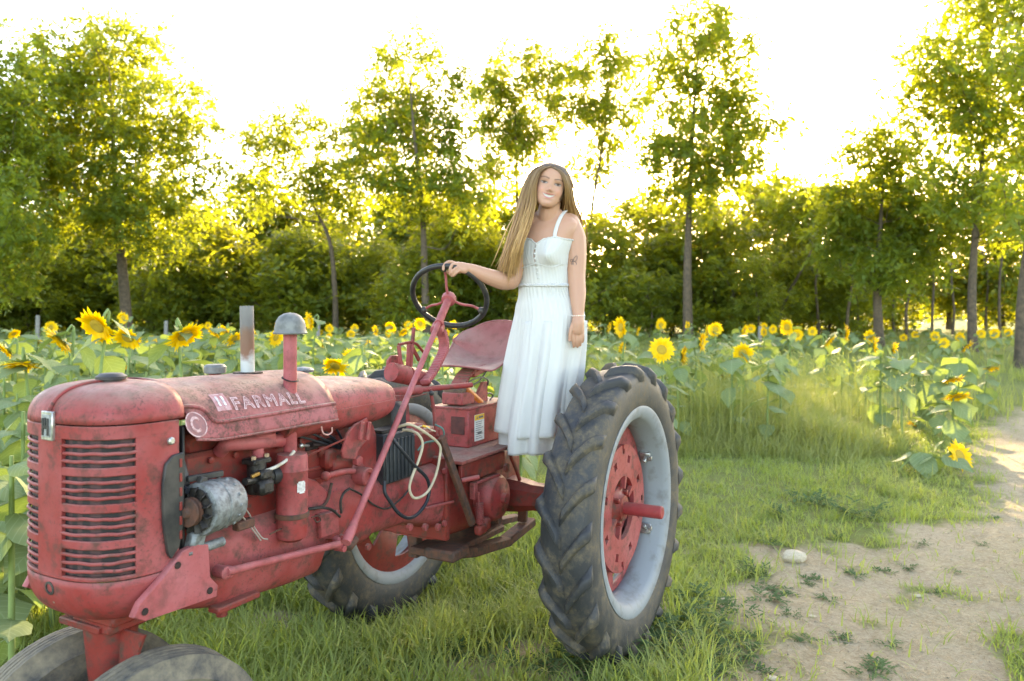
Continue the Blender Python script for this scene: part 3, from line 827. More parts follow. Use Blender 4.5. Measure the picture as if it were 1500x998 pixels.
# platform plate, brackets, braces
m = MB()
q_ = [(.62, .25), (.62, -.20), (-.02, -.20), (-.02, .16), (.20, .245)]
m.prism([(a, b) for a, b in q_][::-1], (0, 0, .955), (1, 0, 0), (0, 1, 0), .014, .002)
m.build('platform', red_paint('red_platform_dusty', (.27, .07, .06), (.30, .15, .12), .6, .95, .55), T)
m = MB(); m.box((.40, .225, .905), (.40, .02, .085), .004); m.box((.26, -.18, .905), (.52, .02, .085), .004); m.build('platform_skirt', RED_DARK, T)
m = MB(); m.lathe([(.022, 0), (.022, .014), (.012, .016)], tl(740, 685, .246), (0, 1, 0), 6); m.build('bolt', RED_DARK, T)
m = MB(); m.tube([tl(676, 704, .24), tl(702, 699, .30)], .011, 10); m.build('foot_peg', RED, T)
m = MB()
arm = [tl(px, py, .22) for px, py in ((748, 668), (757, 690), (763, 712), (765, 728))]
m.tube(smooth_path(arm, 4), .014, 8); m.v = [(x, .22 + (y - .22) * .5, z) for x, y, z in m.v]
m.build('fender_bracket', RED_DARK, T)
m = MB(); m.bar(tl(646, 640, .24), tl(692, 768, .26), .022, .034, (1, 0, 0)); m.build('diagonal_brace', RUST, T)
# drawbar frame under the transmission
m = MB()
db = [tl(px, py, .12) for px, py in ((640, 812), (690, 808), (740, 793), (775, 765))]
for a, b in zip(db, db[1:]): m.bar(a, b + (b - a) * .06, .07, .045, (0, 0, 1), .006)
m.box(tl(655, 808, .14), (.14, .16, .05), .01); m.bar(tl(765, 765, .12), tl(768, 718, .12), .05, .03, (1, 0, 0), .005)
m.box((.25, 0, .50), (.55, .22, .035), .008); m.bar((.45, -.12, .60), (.45, -.12, .45), .05, .05, (1, 0, 0)); m.bar((.0, 0, .60), (-.05, 0, .48), .16, .05, (1, 0, 0))
m.bar((-.05, 0, .50), (-.38, 0, .46), .06, .03)
m.build('drawbar', RUST, T)

# ---- engine accessories on the left side
for k in range(7):
    m = MB(); m.lathe([(.011, 0), (.011, .010), (.006, .012)], (1.30 + k * .098, .1265, 1.187), (0, 1, 0), 6); m.build('head_bolt', RED_DARK, block)
for k in range(6):
    m = MB(); m.lathe([(.009, 0), (.009, .008), (.005, .010)], (1.33 + k * .115, .1265, .945), (0, 1, 0), 6); m.build('side_bolt', RED_DARK, block)
m = MB(); m.box((1.60, .1275, 1.000), (.60, .006, .075), .002); m.build('valve_cover', RED_DARK, block)
for k in range(4):
    m = MB(); m.tube(smooth_path([(1.40 + k * .15, .10, 1.262), (1.38 + k * .13, .13, 1.255), (1.34 + k * .07, .15, 1.215), (1.27 + k * .012, .145, 1.13)], 5), .0042, 6); m.build('spark_plug_lead', RUBBER_HOSE, block)
m = MB(); m.tube(smooth_path([(1.90, .135, .93), (1.75, .15, .925), (1.55, .165, .955), (1.42, .17, .95), (1.38, .17, 1.02)], 5), .006, 7); m.build('oil_line', RUST, block)
m = MB(); m.lathe([(.02, 0), (.02, .05), (.026, .052), (.026, .066), (.01, .07)], (1.90, .13, 1.00), (.2, 1, .5), 12); m.build('oil_filler', RED_DARK, block)
# alternator: fluted case, fan, pulley
ac = Vector((1.985, .235, 1.080)); ax = Vector((1, .10, .02)).normalized()
alt = MB(); alt.lathe([(.03, -.095), (.062, -.093), (.070, -.083), (.074, -.02), (.076, -.018), (.076, -.012), (.074, -.010), (.078, .03), (.074, .045), (.055, .050)], ac, ax, 36)
alt = alt.build('alternator', ALU, T)
m = MB()
xx = ax.cross(Vector((0, 0, 1))).normalized(); zz = xx.cross(ax)
for k in range(14):
    a = 2 * math.pi * k / 14; d = xx * math.cos(a) + zz * math.sin(a); tdir = xx * -math.sin(a) + zz * math.cos(a)
    m.bar(ac - ax * .093 + d * .050, ac - ax * .05 + d * .0735, .010, .008, d)
m.build('case_ribs', ALU, alt)
m = MB()
for k in range(12):
    a = 2 * math.pi * k / 12; d = xx * math.cos(a) + zz * math.sin(a); tdir = xx * -math.sin(a) + zz * math.cos(a)
    m.bar(ac + ax * .055 + d * .028, ac + ax * .062 + d * .064 + tdir * .012, .004, .022, ax + tdir * .5)
m.lathe([(.03, .05), (.064, .054), (.064, .057), (.03, .058)], ac, ax, 30)
m.build('cooling_fan', GREASE, alt)
m = MB(); m.lathe([(.020, .058), (.040, .062), (.041, .068), (.032, .072), (.032, .076), (.041, .080), (.040, .086), (.018, .088), (.012, .098), (.003, .099)], ac, ax, 28); m.build('pulley', RUST, alt)
m = MB(); m.bar(ac + Vector((.03, .0, .062)), ac + Vector((.02, .0, .09)), .02, .025, (1, 0, 0)); m.bar(ac + Vector((.06, -.02, .088)), ac + Vector((-.06, -.01, .084)), .014, .018)
m.build('adjuster_arm', BLACKM, alt)
m = MB(); m.bar(ac + Vector((.04, 0, -.06)), ac + Vector((.05, -.01, -.125)), .04, .05, (1, 0, 0), .01); m.lathe([(.014, -.02), (.014, .10)], ac + Vector((-.03, .0, -.115)), (1, 0, 0), 12); m.lathe([(.017, .10), (.017, .112)], ac + Vector((-.03, .0, -.115)), (1, 0, 0), 8)
m.build('mount_lug', ALU, alt)
m = MB(); m.box(tl(357, 768, .2), (.07, .03, .028), .004); m.build('mount_strap', RUST, T)
m = MB(); m.tube([Vector((2.06, .235, 1.14)), Vector((2.05, .1, 1.18)), Vector((2.05, .0, 1.17))], .009, 8); m.build('fan_belt', RUBBER_HOSE, T)
wires = [smooth_path([tl(347, 735, .23), tl(356, 742, .22), tl(366, 755, .2), tl(372, 772, .19), tl(384, 788, .19), tl(392, 790, .19)], 6), smooth_path([tl(349, 740, .23), tl(352, 752, .22), tl(362, 766, .2), tl(374, 781, .19), tl(382, 792, .19)], 6)]
for w in wires: m = MB(); m.tube(w, .0026, 6); m.build('alternator_wire', simple('grey_wire', (.3, .24, .21)), T)
# manifold and carburettor
m = MB()
m.tube(smooth_path([tl(322, 662, .13), tl(332, 652, .16), tl(350, 650, .17), tl(385, 648, .17), tl(410, 645, .15)], 6), [.022] * 24 + [.026] * 1, 14)
m.box(tl(383, 645, .16), (.10, .05, .055), .014); m.tube([tl(377, 652, .165), tl(379, 678, .165)], [.018, .02], 14)
m.build('intake_manifold', PIN, T)
cb = tl(376, 700, .175)
carb = MB(); carb.box(cb + Vector((0, 0, .055)), (.075, .06, .018), .004); carb.lathe([(.028, -.05), (.034, -.04), (.030, -.01), (.03, .05)], cb, (0, 0, 1), 16); carb.box(cb + Vector((.0, .03, -.025)), (.06, .05, .05), .012)
carb.lathe([(.02, 0), (.026, .01), (.026, .05), (.02, .055)], cb + Vector((-.01, .0, -.005)), (-1, 0, 0), 14); carb.lathe([(.012, 0), (.012, .06)], cb + Vector((.02, .02, .0)), (1, .2, .1), 8)
carb.box(cb + Vector((.0, .035, .015)), (.05, .03, .03), .006); carb = carb.build('carburettor', GREASE, T)
for dx in (-.028, .028): m = MB(); m.lathe([(.008, 0), (.008, .012), (.004, .014)], cb + Vector((dx, .015, .062)), (0, 0, 1), 6); m.build('bolt', simple('brassy_bolt', (.42, .30, .2), (.25, .17, .12), 50, .5, .5), carb)
m = MB(); m.tube([cb + Vector((-.06, 0, -.005)), cb + Vector((-.11, .01, -.005))], .030, 14); m.build('intake_hose', BLACKM, carb)
lp = smooth_path([tl(370, 697, .21), tl(384, 692, .21), tl(404, 684, .22), tl(420, 674, .22), tl(431, 661, .22)], 5)
m = MB(); m.tube(lp, .0055, 8); m.build('fuel_line', simple('pale_fuel_line', (.52, .48, .42), (.36, .3, .22), 25), T)
m = MB(); m.bar(tl(368, 699, .212), tl(380, 693, .214), .012, .012); m.build('brass_elbow', simple('brass', (.45, .25, .07), (.3, .16, .05), 50, .4, .8), T)
# air cleaner canister with clamp band
A = tl(431, 665, .21); B = tl(431, 792, .21); cr = .052; zc0, zc1 = B.z + .012, A.z
t_c = Vector((A.x, .20, 0))
m = MB(); m.lathe([(.03, zc0 - .012), (cr * .93, zc0), (cr, zc0 + .02), (cr, zc0 + .075), (cr + .002, zc0 + .08), (cr, zc0 + .085), (cr, zc1 - .055), (cr + .0015, zc1 - .053), (cr, zc1 - .05), (cr, zc1 - .012), (cr * .93, zc1), (.024, zc1 + .003)], t_c, (0, 0, 1), 32)
can = m.build('air_cleaner', RED, T)
m = MB(); m.lathe([(cr + .001, zc0 + .066), (cr + .005, zc0 + .068), (cr + .005, zc0 + .082), (cr + .001, zc0 + .084)], t_c, (0, 0, 1), 32, False); m.build('clamp_band', RUST, can)
m = MB(); e = Vector((.045, .97, 0)); 
V = []; F = []
for i in range(9):
    for j in range(9):
        a = rad(62 + 34 * i / 8); 
        z = (zc1 - .125) + .04 * j / 8
        r = cr + .0015
        V.append((t_c.x + r * math.cos(a), t_c.y + r * math.sin(a), z))
rl = random.Random(3)
for i in range(8):
    for j in range(8):
        if (i in (0, 7) and j in (0, 7)) or (rl.random() < .06 and (i in (0, 7) or j in (0, 7))): continue
        F.append((i * 9 + j, (i + 1) * 9 + j, (i + 1) * 9 + j + 1, i * 9 + j + 1))
MB().add(V, F).build('torn_sticker', WHITE_P, can)
# starter-side castings, magneto drive, governor plates
m = MB(); pl = [tl(px, py, .185) for px, py in ((453, 700), (470, 705), (488, 722), (498, 745), (500, 792), (460, 792), (452, 770))]
m.prism([(p.x, p.z) for p in pl], (0, .165, 0), (1, 0, 0), (0, 0, 1), .02, .004); m.build('timing_cover', RED, T)
m = MB(); pl = [tl(px, py, .2) for px, py in ((472, 755), (499, 748), (501, 780), (474, 790))]
m.prism([(p.x, p.z) for p in pl], (0, .19, 0), (1, 0, 0), (0, 0, 1), .025, .004); m.lathe([(.013, 0), (.013, .02)], tl(499, 787, .215), (0, 1, 0), 8); m.build('steering_box_cover', RED, T)
m = MB(); pl = [tl(px, py, .2) for px, py in ((519, 622), (537, 612), (541, 640), (532, 650), (524, 660), (520, 673), (502, 672), (500, 662), (508, 635))]
m.prism([(p.x, p.z) for p in pl], (0, .205, 0), (1, 0, 0), (0, 0, 1), .012, .003)
gp = m.build('governor_plate', RED, T)
for px in (529, 539):
    m = MB(); m.bar(tl(px + 2, 618, .225), tl(px - 2, 645, .225), .012, .02, (1, 0, 0), .006); m.build('governor_link', RED, gp)
m = MB(); pl = [tl(px, py, .16) for px, py in ((536, 640), (556, 622), (562, 640), (562, 705), (520, 708), (518, 690))]
m.prism([(p.x, p.z) for p in pl], (0, .13, 0), (1, 0, 0), (0, 0, 1), .04, .006); m.build('governor_housing', RED, T)
m = MB(); m.lathe([(.035, -.03), (.035, .02), (.03, .025), (.018, .025), (.015, .015)], tl(533, 698, .19), (0, 1, 0), 20); m.lathe([(.02, 0), (.02, .02), (.012, .022)], tl(521, 675, .19), (0, 1, 0), 6); m.build('hydraulic_port', RED, T)
m = MB(); m.tube(smooth_path([tl(478, 698, .19), tl(500, 692, .19), tl(518, 690, .19)], 4), .012, 10); m.ball(tl(477, 698, .19), .018); m.build('hydraulic_pipe', RED, T)
m = MB(); m.tube([tl(450, 668, .16), tl(506, 643, .2)], .004, 6); m.build('throttle_rod', RED_DARK, T)
m = MB(); m.lathe([(.034, -.05), (.034, .05), (.028, .055)], tl(494, 680, .14), (1, 0, .05), 18); m.box(tl(480, 672, .14), (.06, .05, .07), .012); m.box(tl(470, 660, .12), (.05, .05, .05), .01); m.build('magneto', RED_DARK, T)
m = MB(); m.box(tl(468, 650, .12), (.16, .02, .03), .004); m.tube([tl(458, 652, .14), tl(486, 651, .14)], .006, 8); m.build('linkage_bracket', DARK, T)
m = MB(); m.ball(tl(441, 653, .15), .009); m.tube([tl(441, 653, .15), tl(452, 653, .13)], .005, 8); m.build('grease_fitting', ZINC, T)
m = MB()
m.tube(smooth_path([tl(452, 746, .19), tl(470, 744, .21), tl(486, 747, .205), tl(498, 757, .2)], 5), .005, 7)
m.tube(smooth_path([tl(500, 752, .19), tl(499, 735, .19), tl(504, 722, .19), tl(512, 716, .19)], 5), .005, 7)
m.tube(smooth_path([tl(512, 716, .19), tl(530, 725, .19), tl(548, 740, .19), tl(568, 745, .19), tl(590, 728, .19), tl(600, 715, .19)], 5), .004, 7)
m.build('armoured_cable', GREASE, T)
m = MB(); pp = smooth_path([tl(395, 783, .20), tl(405, 778, .205), tl(416, 773, .2)], 4); m.tube(pp, .003, 6); m.build('bent_wire', RUST, T); m = MB(); m.tube(smooth_path([tl(456, 758, .21), tl(466, 756, .215), tl(470, 762, .215), tl(464, 765, .215), tl(460, 760, .215)], 4), .0025, 6); m.build('bent_wire', RUST, T)
# ribbed black box with cables
b1, b2, b3 = tl(563, 640, .17), tl(607, 636, .17), tl(606, 696, .17)
cx, cz = (b1.x + b2.x) / 2, (b1.z + b3.z) / 2; bw, bh = abs(b2.x - b1.x), abs(b1.z - b3.z) + .01
m = MB(); m.box((cx, .11, cz), (bw, .12, bh), .005); bbx = m.build('black_box', simple('black_plastic', (.022, .025, .03), (.04, .044, .048), 20, .45), T)
for k in range(8):
    m = MB(); m.box((cx - bw / 2 + bw * (k + .5) / 8, .1725, cz - .008), (bw / 8 * .62, .008, bh * .84), .002); m.build('rib', bbx.data.materials[0], bbx)
m = MB(); m.box((cx, .11, cz + bh / 2 + .006), (bw * .8, .07, .014), .003); m.build('terminal_cover', GREASE, bbx)
m = MB(); m.tube(smooth_path([tl(573, 640, .215), tl(586, 657, .24), tl(606, 681, .25), tl(624, 699, .25), tl(629, 716, .25), tl(625, 735, .25), tl(612, 753, .25), tl(598, 759, .25), tl(584, 752, .25), tl(573, 737, .24), tl(564, 722, .23), tl(563, 705, .22)], 6), .0072, 9); m.build('black_cable', RUBBER_HOSE, T)
m = MB(); m.tube(smooth_path([tl(583, 625, .18), tl(600, 622, .22), tl(620, 632, .25), tl(643, 651, .26), tl(644, 670, .26), tl(637, 700, .26), tl(625, 722, .26), tl(608, 730, .26), tl(600, 718, .25), tl(603, 700, .25), tl(614, 672, .25), tl(619, 650, .25), tl(612, 636, .24), tl(600, 631, .2), tl(590, 630, .17)], 6), .0056, 9); m.build('beige_cable', BEIGE, T)
m = MB(); m.tube(smooth_path([tl(608, 627, .2), tl(620, 624, .22), tl(632, 630, .24), tl(638, 632, .24)], 5), .0025, 6); m.build('thin_wire', simple('tan_wire', (.45, .4, .3)), T)
m = MB(); m.tube([tl(619, 624, .22), tl(629, 627, .23)], .005, 8); m.build('yellow_connector', simple('yellow_plastic', (.65, .36, .03)), T)
m = MB(); m.tube(smooth_path([tl(637, 622, .2), tl(648, 628, .23), tl(650, 638, .23), tl(642, 645, .22), tl(622, 649, .2), tl(612, 660, .2)], 5), .004, 7); m.build('green_wire', simple('green_wire', (.06, .14, .12)), T)
# side cover between black box and transmission
m = MB(); pl = [tl(px, py, .17) for px, py in ((606, 620), (640, 622), (642, 690), (640, 712), (606, 712))]
m.prism([(p.x, p.z) for p in pl], (0, .10, 0), (1, 0, 0), (0, 0, 1), .06, .006); m.build('side_cover', RED, T)
m = MB(); m.tube([tl(622, 745, .18), tl(664, 735, .2)], .006, 8); m.build('shift_rod', RED, T)
for px, py in ((598, 772), (621, 772), (640, 772)): m = MB(); m.lathe([(.016, 0), (.016, .014), (.008, .016)], tl(px, py, .17), (0, 1, 0), 8); m.build('bolt', RED, T)
# steering: drag link, long shaft, wheel
dA, dB = tl(332, 838, .245), tl(496, 797, .235)
m = MB(); m.tube([dA, dB], .0125, 12); m.lathe([(.019, -.02), (.019, .02), (.012, .024)], tl(325, 838, .225), (0, 1, 0), 12); m.box(tl(333, 838, .222), (.03, .03, .036), .006); m.box(tl(495, 795, .21), (.03, .035, .045), .008); m.lathe([(.012, -.02), (.012, .022)], tl(498, 803, .215), (0, 1, 0), 8)
m.build('drag_link', PIN, T)
m = MB(); m.tube(smooth_path([tl(500, 795, .20), tl(512, 799, .20), tl(520, 790, .19)], 4), [.02] * 5 + [.016] * 4, 10); m.build('steering_arm', RUST, T)
SA, SB = tl(512, 783, .34), Vector((.344, 0, 1.685))
sd_ = (SB - SA).normalized()
t_low = SA + sd_ * .80
m = MB(); m.tube([SA, SB - sd_ * .02], .0125, 12); m.lathe([(.016, -.035), (.018, .0), (.0145, .05)], SA, sd_, 12); shaft = m.build('steering_shaft', PIN, T)
m = MB(); m.lathe([(.019, -.20), (.019, -.02), (.03, -.012), (.032, .008), (.026, .018), (.01, .02)], SB, sd_, 16); m.build('upper_column', PIN, shaft)
colr = tl(641, 481, .02)
m = MB(); m.lathe([(.024, -.026), (.03, -.022), (.03, .02), (.024, .026)], colr, sd_, 16); m.box(colr + Vector((0, .02, .03)), (.02, .025, .03), .004); m.build('column_collar', PIN, shaft)
m = MB()
arm = smooth_path([tl(646, 484, .02), tl(650, 498, .02), tl(650, 512, .02), tl(643, 528, .03), tl(632, 548, .04), tl(622, 560, .05)], 5)
for a, b in zip(arm, arm[1:]): m.bar(a, b + (b - a) * .1, .05, .022, (1, 0, .5), .005)
m.build('column_bracket', PIN, T)
# steering wheel
W = empty('steering_wheel'); W.parent = T
wc = SB + sd_ * .012
sd0_ = sd_; sd_ = (sd_ + Vector((0, 0, .10))).normalized()
e1 = Vector((0, 1, 0)); e1 = (e1 - sd_ * e1.dot(sd_)).normalized(); e2 = sd_.cross(e1)
WR = .185
def wheel_pt(r, a, h=0): return wc + (e1 * math.cos(a) + e2 * math.sin(a)) * r + sd_ * h
m = MB(); m.tube([wheel_pt(WR, 2 * math.pi * k / 64, .012) for k in range(64)], .0135, 12, closed=True); m.build('rim', simple('black_wheel_rim', (.014, .014, .015), (.035, .033, .032), 30, .45), W)
tops = max(range(64), key=lambda k: wheel_pt(WR, 2 * math.pi * k / 64).z); A0 = 2 * math.pi * tops / 64
for k in range(3):
    a = A0 + 2 * math.pi * k / 3
    m = MB(); m.tube(smooth_path([wheel_pt(.02, a, -.006), wheel_pt(.07, a, -.004), wheel_pt(.12, a, .016), wheel_pt(.16, a, .014), wheel_pt(WR, a, .012)], 4), .0065, 8); m.build('spoke', PIN, W)
    m = MB(); m.ball(wheel_pt(WR - .016, a, .012), .017); m.build('spoke_socket', BLACKM, W)
m = MB(); m.lathe([(.02, -.03), (.034, -.022), (.036, .004), (.03, .014), (.012, .02), (.003, .021)], wc, sd_, 20); m.build('hub', PIN, W)
# hydraulic control block with levers and cross pipe
m = MB(); a, b = tl(573, 545, -.04), tl(620, 555, -.02)
m.tube([a, a.lerp(b, .45)], .043, 20); m.tube([a.lerp(b, .5), b], .043, 20); m.tube([a.lerp(b, .42), a.lerp(b, .55)], .036, 16); hyd = m.build('control_block', RED, T)
m = MB(); m.lathe([(.043, -.004), (.043, .012), (.03, .014)], b, (b - a), 20); m.lathe([(.014, .012), (.014, .02)], b, (b - a), 8); m.build('end_cap', RED_DARK, hyd)
for pts, r in ((((588, 545), (586, 525), (584, 506)), .008), (((597, 542), (598, 522), (599, 503)), .008), (((601, 545), (604, 515), (606, 480)), .0075)):
    m = MB(); m.bar(tl(*pts[0], -.03), tl(*pts[-1], -.03), r * 1.6, r * 2.4, (1, 0, 0), .003); m.build('control_lever', RED, hyd)
m = MB(); m.tube(smooth_path([tl(584, 505, -.03), tl(599, 502, -.03), tl(610, 504, -.03), tl(621, 517, -.03)], 4), .007, 8); m.bar(tl(604, 509, -.03), tl(614, 528, -.03), .01, .02); m.build('lever_quadrant', RED_DARK, hyd)
m = MB(); pl = [tl(px, py, -.07) for px, py in ((568, 552), (569, 528), (574, 521), (584, 520), (591, 530), (596, 550))]
m.prism([(p.x, p.z) for p in pl], (0, -.07, 0), (1, 0, 0), (0, 0, 1), .014, .003); m.build('control_plate', RED, hyd)
m = MB(); m.tube([tl(572, 576, .0), tl(615, 571, .03)], .022, 14); m.tube([tl(612, 571, .03), tl(691, 564, .16)], [.013, .0125], 12); m.build('cross_pipe', RED, T)
m = MB(); pl = [tl(px, py, .08) for px, py in ((593, 580), (612, 578), (615, 618), (618, 640), (592, 640), (592, 618))]
m.prism([(p.x, p.z) for p in pl], (0, .03, 0), (1, 0, 0), (0, 0, 1), .09, .006); m.build('control_post', RED, T)
m = MB(); m.tube([tl(630, 570, .12), tl(634, 590, .13), tl(640, 640, .18)], .008, 8); m.tube([tl(569, 590, .08), tl(625, 577, .12)], .002, 6); m.build('linkage_rod', RED_DARK, T)
m = MB(); m.ball(tl(632, 576, .14), .012, 10, 6); m.build('rod_knob', BLACKM, T)
m = MB(); m.box((.86, .02, 1.17), (.10, .16, .16), .02); m.build('oil_filter_canister', BLACKM, T)
m = MB(); m.box((.80, 0, 1.03), (.46, .22, .16), .015); m.build('clutch_cover', RED_DARK, T)
# battery box with warning sticker
bx0, bx1 = .33, -.10
m = MB(); m.box(((bx0 + bx1) / 2, .0, 1.062), (bx0 - bx1, .21, .185), .006)
bat = m.build('battery_box', RED, T)
m = MB(); m.box(((bx0 + bx1) / 2, .0, 1.158), (bx0 - bx1 + .012, .222, .010), .003); m.build('box_lid', RED_OLD, bat)
m = MB(); m.box((bx0 + .001, .045, 1.075), (.006, .075, .085), .002); m.build('box_recess', simple('recess_shade_red', (.10, .028, .024), (.06, .02, .018), 30, .7), bat)  # flat panel, the shade of the hollow put into its darker red
for px, py in ((734, 650), (695, 660)):
    p = tl(px, py, .106); m = MB(); m.box((p.x, .11, p.z), (.04, .012, .016), .003); m.build('hold_down', RED, bat)
sx, sz = tl(702, 626, .1056).x, tl(702, 626, .1056).z
STW, STY, STB = simple('sticker_white', (.60, .60, .58), (.5, .49, .47), 40, .5), simple('sticker_yellow', (.62, .36, .03)), simple('sticker_print', (.12, .12, .12))
m = MB(); m.box((sx, .1062, sz), (.092, .0016, .128), .0004); stk = m.build('warning_sticker', STW, bat)
m = MB(); m.box((sx, .1074, sz + .050), (.090, .0012, .026), .0003); m.build('sticker_header', STY, stk)
m = MB()
m.prism([(-.007, -.006), (.007, -.006), (0, .007)], (sx + .024, .1079, sz + .050), (1, 0, 0), (0, 0, 1), -.0008, .0001); m.box((sx - .012, .1083, sz + .050), (.044, .0008, .010), .0002)
rl = random.Random(9)
for k in range(9):
    w = rl.uniform(.05, .074); m.box((sx + (.074 - w) / 2, .1074, sz + .028 - k * .0100), (w, .0010, .0028), .0002)
m.box((sx, .1076, sz - .028), (.04, .001, .012), .0002)
m.build('sticker_text', STB, stk)
# seat and its spring arm
seat_c = Vector((-.02, 0, 1.40))
V = []; F = []; NU, NV = 26, 26
for i in range(NU + 1):
    for j in range(NV + 1):
        u = i / NU; v = -1 + 2 * j / NV       # u: 0 front .. 1 back top
        w = .215 * (.80 + .20 * math.sin(min(1, u * 1.6) * math.pi / 2)) * (1 if u < .8 else math.sqrt(max(0, 1 - ((u - .8) / .28) ** 2.4)))
        if u < .52:
            f = u / .52; X = .30 - .38 * f; Z = 1.372 - .028 * math.sin(f * math.pi) - .012 * (1 - f) ** 3
        else:
            f = (u - .52) / .48; X = -.08 - .14 * math.sin(f * 1.2) / math.sin(1.2) * .85; Z = 1.372 + .20 * f ** 1.15
        X -= .05 * abs(v) ** 2.2 * (1 if u < .3 else 0) * (1 - u / .3) - (.10 * abs(v) ** 2.0) * min(1, max(0, (u - .4) / .3)) * (1 - .6 * max(0, (u - .7) / .3))
        Z += .085 * abs(v) ** 2.4 * min(1, max(0, (u - .06) / .45)) * (1 - 1.5 * max(0, (u - .5) / .5)) - .02 * abs(v) ** 2 * max(0, 1 - u / .2)
        V.append((X, w * v, Z))
for i in range(NU):
    for j in range(NV): F.append((i * (NV + 1) + j, (i + 1) * (NV + 1) + j, (i + 1) * (NV + 1) + j + 1, i * (NV + 1) + j + 1))
SEATM = red_paint('red_seat_worn', (.24, .07, .068), (.31, .12, .12), .35, .75, .6, .55)
st = MB().add(V, F).build('seat', SEATM, T, 60); so = st.modifiers.new('s', 'SOLIDIFY'); so.thickness = .006; so.offset = 0
sb = st.modifiers.new('b', 'SUBSURF'); sb.levels = sb.render_levels = 1
m = MB(); rimp = [V[i * (NV + 1)] for i in range(NU + 1)] + [V[NU * (NV + 1) + j] for j in range(1, NV + 1)] + [V[i * (NV + 1) + NV] for i in range(NU - 1, -1, -1)] + [V[j] for j in range(NV - 1, 0, -1)]
m.tube(rimp, .0055, 6, closed=True); m.build('rolled_edge', SEATM, st)
m = MB(); sp = smooth_path([(.28, 0, 1.19), (.275, 0, 1.235), (.21, 0, 1.30), (.12, 0, 1.338), (.02, 0, 1.345)], 4)
for a, b in zip(sp, sp[1:]): m.bar(a, b + (b - a) * .08, .085, .018, (0, 0, 1) if abs((b - a).normalized().z) < .8 else (1, 0, 0), .004)
m.build('seat_spring', RED_OLD, T)
m = MB(); m.bar((.16, 0, 1.305), (-.22, 0, 1.375), .07, .03, (0, 0, 1), .006); m.build('seat_rail', RED, T)
m = MB(); m.box((.255, 0, 1.20), (.12, .12, .06), .006); m.prism([(-.02, 0), (.12, 0), (.02, .10), (-.02, .10)], (.08, .04, 1.165), (1, 0, 0), (0, 0, 1), -.012, .002); m.build('seat_pedestal', RED, T)
m = MB(); m.box((.265, 0, 1.238), (.09, .1, .02), .006); m.build('rubber_pad', simple('brown_pad', (.17, .11, .075), (.1, .065, .05), 30, .8), T)
m = MB(); s0, s1 = tl(681, 570, .04), tl(703, 590, .04); m.tube([s0, s1], .021, 14); sh = m.build('seat_shock', ORANGE, T)
m = MB(); m.lathe([(.022, 0), (.022, .014), (.012, .018)], s1, (s1 - s0), 12); m.build('shock_end', BLACKM, sh)
for k, pts in enumerate((((686, 560), (698, 554), (708, 553), (715, 558), (712, 568), (700, 578)), ((690, 566), (702, 558), (712, 545), (716, 535)), ((705, 582), (716, 576), (722, 580), (714, 590)))):
    m = MB(); m.tube(smooth_path([tl(*p, .04) for p in pts], 5), .004, 7); m.build('seat_hose', RUBBER_HOSE, T)
# ================================================================ person standing on the left axle housing
PD = 3.93                                           # distance at which she stands: over the axle housing
def pw(px, py, dy=0.0): return at_depth(px, py, PD + dy)
PSI = rad(-20)                                      # chest turned a little to the left of the picture
fx_, fy_ = math.sin(PSI), -math.cos(PSI)            # chest direction
WT = pw(798.5, 418); NK = pw(800, 338)
PZ = lambda py: pw(0, py).z
# torso as r(angle, z): angle 0 = chest direction, positive to her left (picture right)
TOR = [(1.52, .120, .080, 806, .012), (1.58, .122, .082, 806, .012), (1.655, .118, .082, 803, .01), (1.74, .118, .090, 799, .0), (1.83, .122, .092, 796, -.002), (1.90, .133, .098, 794, -.004),
       (1.96, .145, .098, 796, -.004), (2.02, .155, .088, 800, 0), (2.06, .150, .074, 803, .004), (2.085, .122, .060, 805, .008), (2.11, .075, .052, 805, .004), (2.13, .054, .050, 805, .0)]
_tz = np.array([t_[0] for t_ in TOR])
def tor(z):
    return [float(np.interp(z, _tz, [t_[k] for t_ in TOR])) for k in (1, 2, 3, 4)]
def torso_pt(a, z, off=0.0, bust=True):
    hw, hd, cpx, dy = tor(z)
    lx, ly = math.sin(a), math.cos(a)
    e = 2 / 2.3
    x = hw * math.copysign(abs(lx) ** e, lx); y = hd * math.copysign(abs(ly) ** e, ly)
    if bust:
        for s_ in (-1, 1):
            d = ((a - s_ * .52) / .36) ** 2 + ((z - 1.895) / (.050 if z < 1.895 else .062)) ** 2
            y += .052 * math.exp(-d)
    L = math.hypot(x, y); x *= 1 + off / L; y *= 1 + off / L
    c = pw(cpx, 400, dy)
    return Vector((c.x + x * math.cos(PSI) - y * -math.sin(PSI) * 1.0, c.y - y * math.cos(PSI) + x * math.sin(PSI), z))
body = MB()
AN = [2 * math.pi * k / 48 for k in range(48)]
body.loft([[torso_pt(a, z) for a in AN] for z in lin(1.52, 2.13, 42)], True)
def limb(pts, rad_, n=4, seg=16):
    P = smooth_path(pts, n); m_ = len(pts) - 1
    R = [float(np.interp(k / n, range(len(pts)), rad_)) for k in range(len(P))]
    body.tube(P, R, seg); body.ball(P[0], R[0] * .98, 12, 8); body.ball(P[-1], R[-1] * .98, 12, 8)
# neck
HD = -.055
limb([pw(803, 338, .0), pw(803, 324, -.015), pw(803, 312, -.03), pw(806, 298, -.03)], [.062, .053, .050, .052])
limb([pw(772, 332, .0), pw(803, 322, .01), pw(836, 327, .01)], [.046, .052, .048])
# left arm (picture right), hanging
limb([pw(835, 331, -.005), pw(841, 350, -.015), pw(843.5, 378, -.03), pw(844, 405, -.05), pw(846, 430, -.08), pw(846.5, 447, -.10), pw(847, 462, -.115)], [.054, .059, .052, .045, .041, .034, .027])
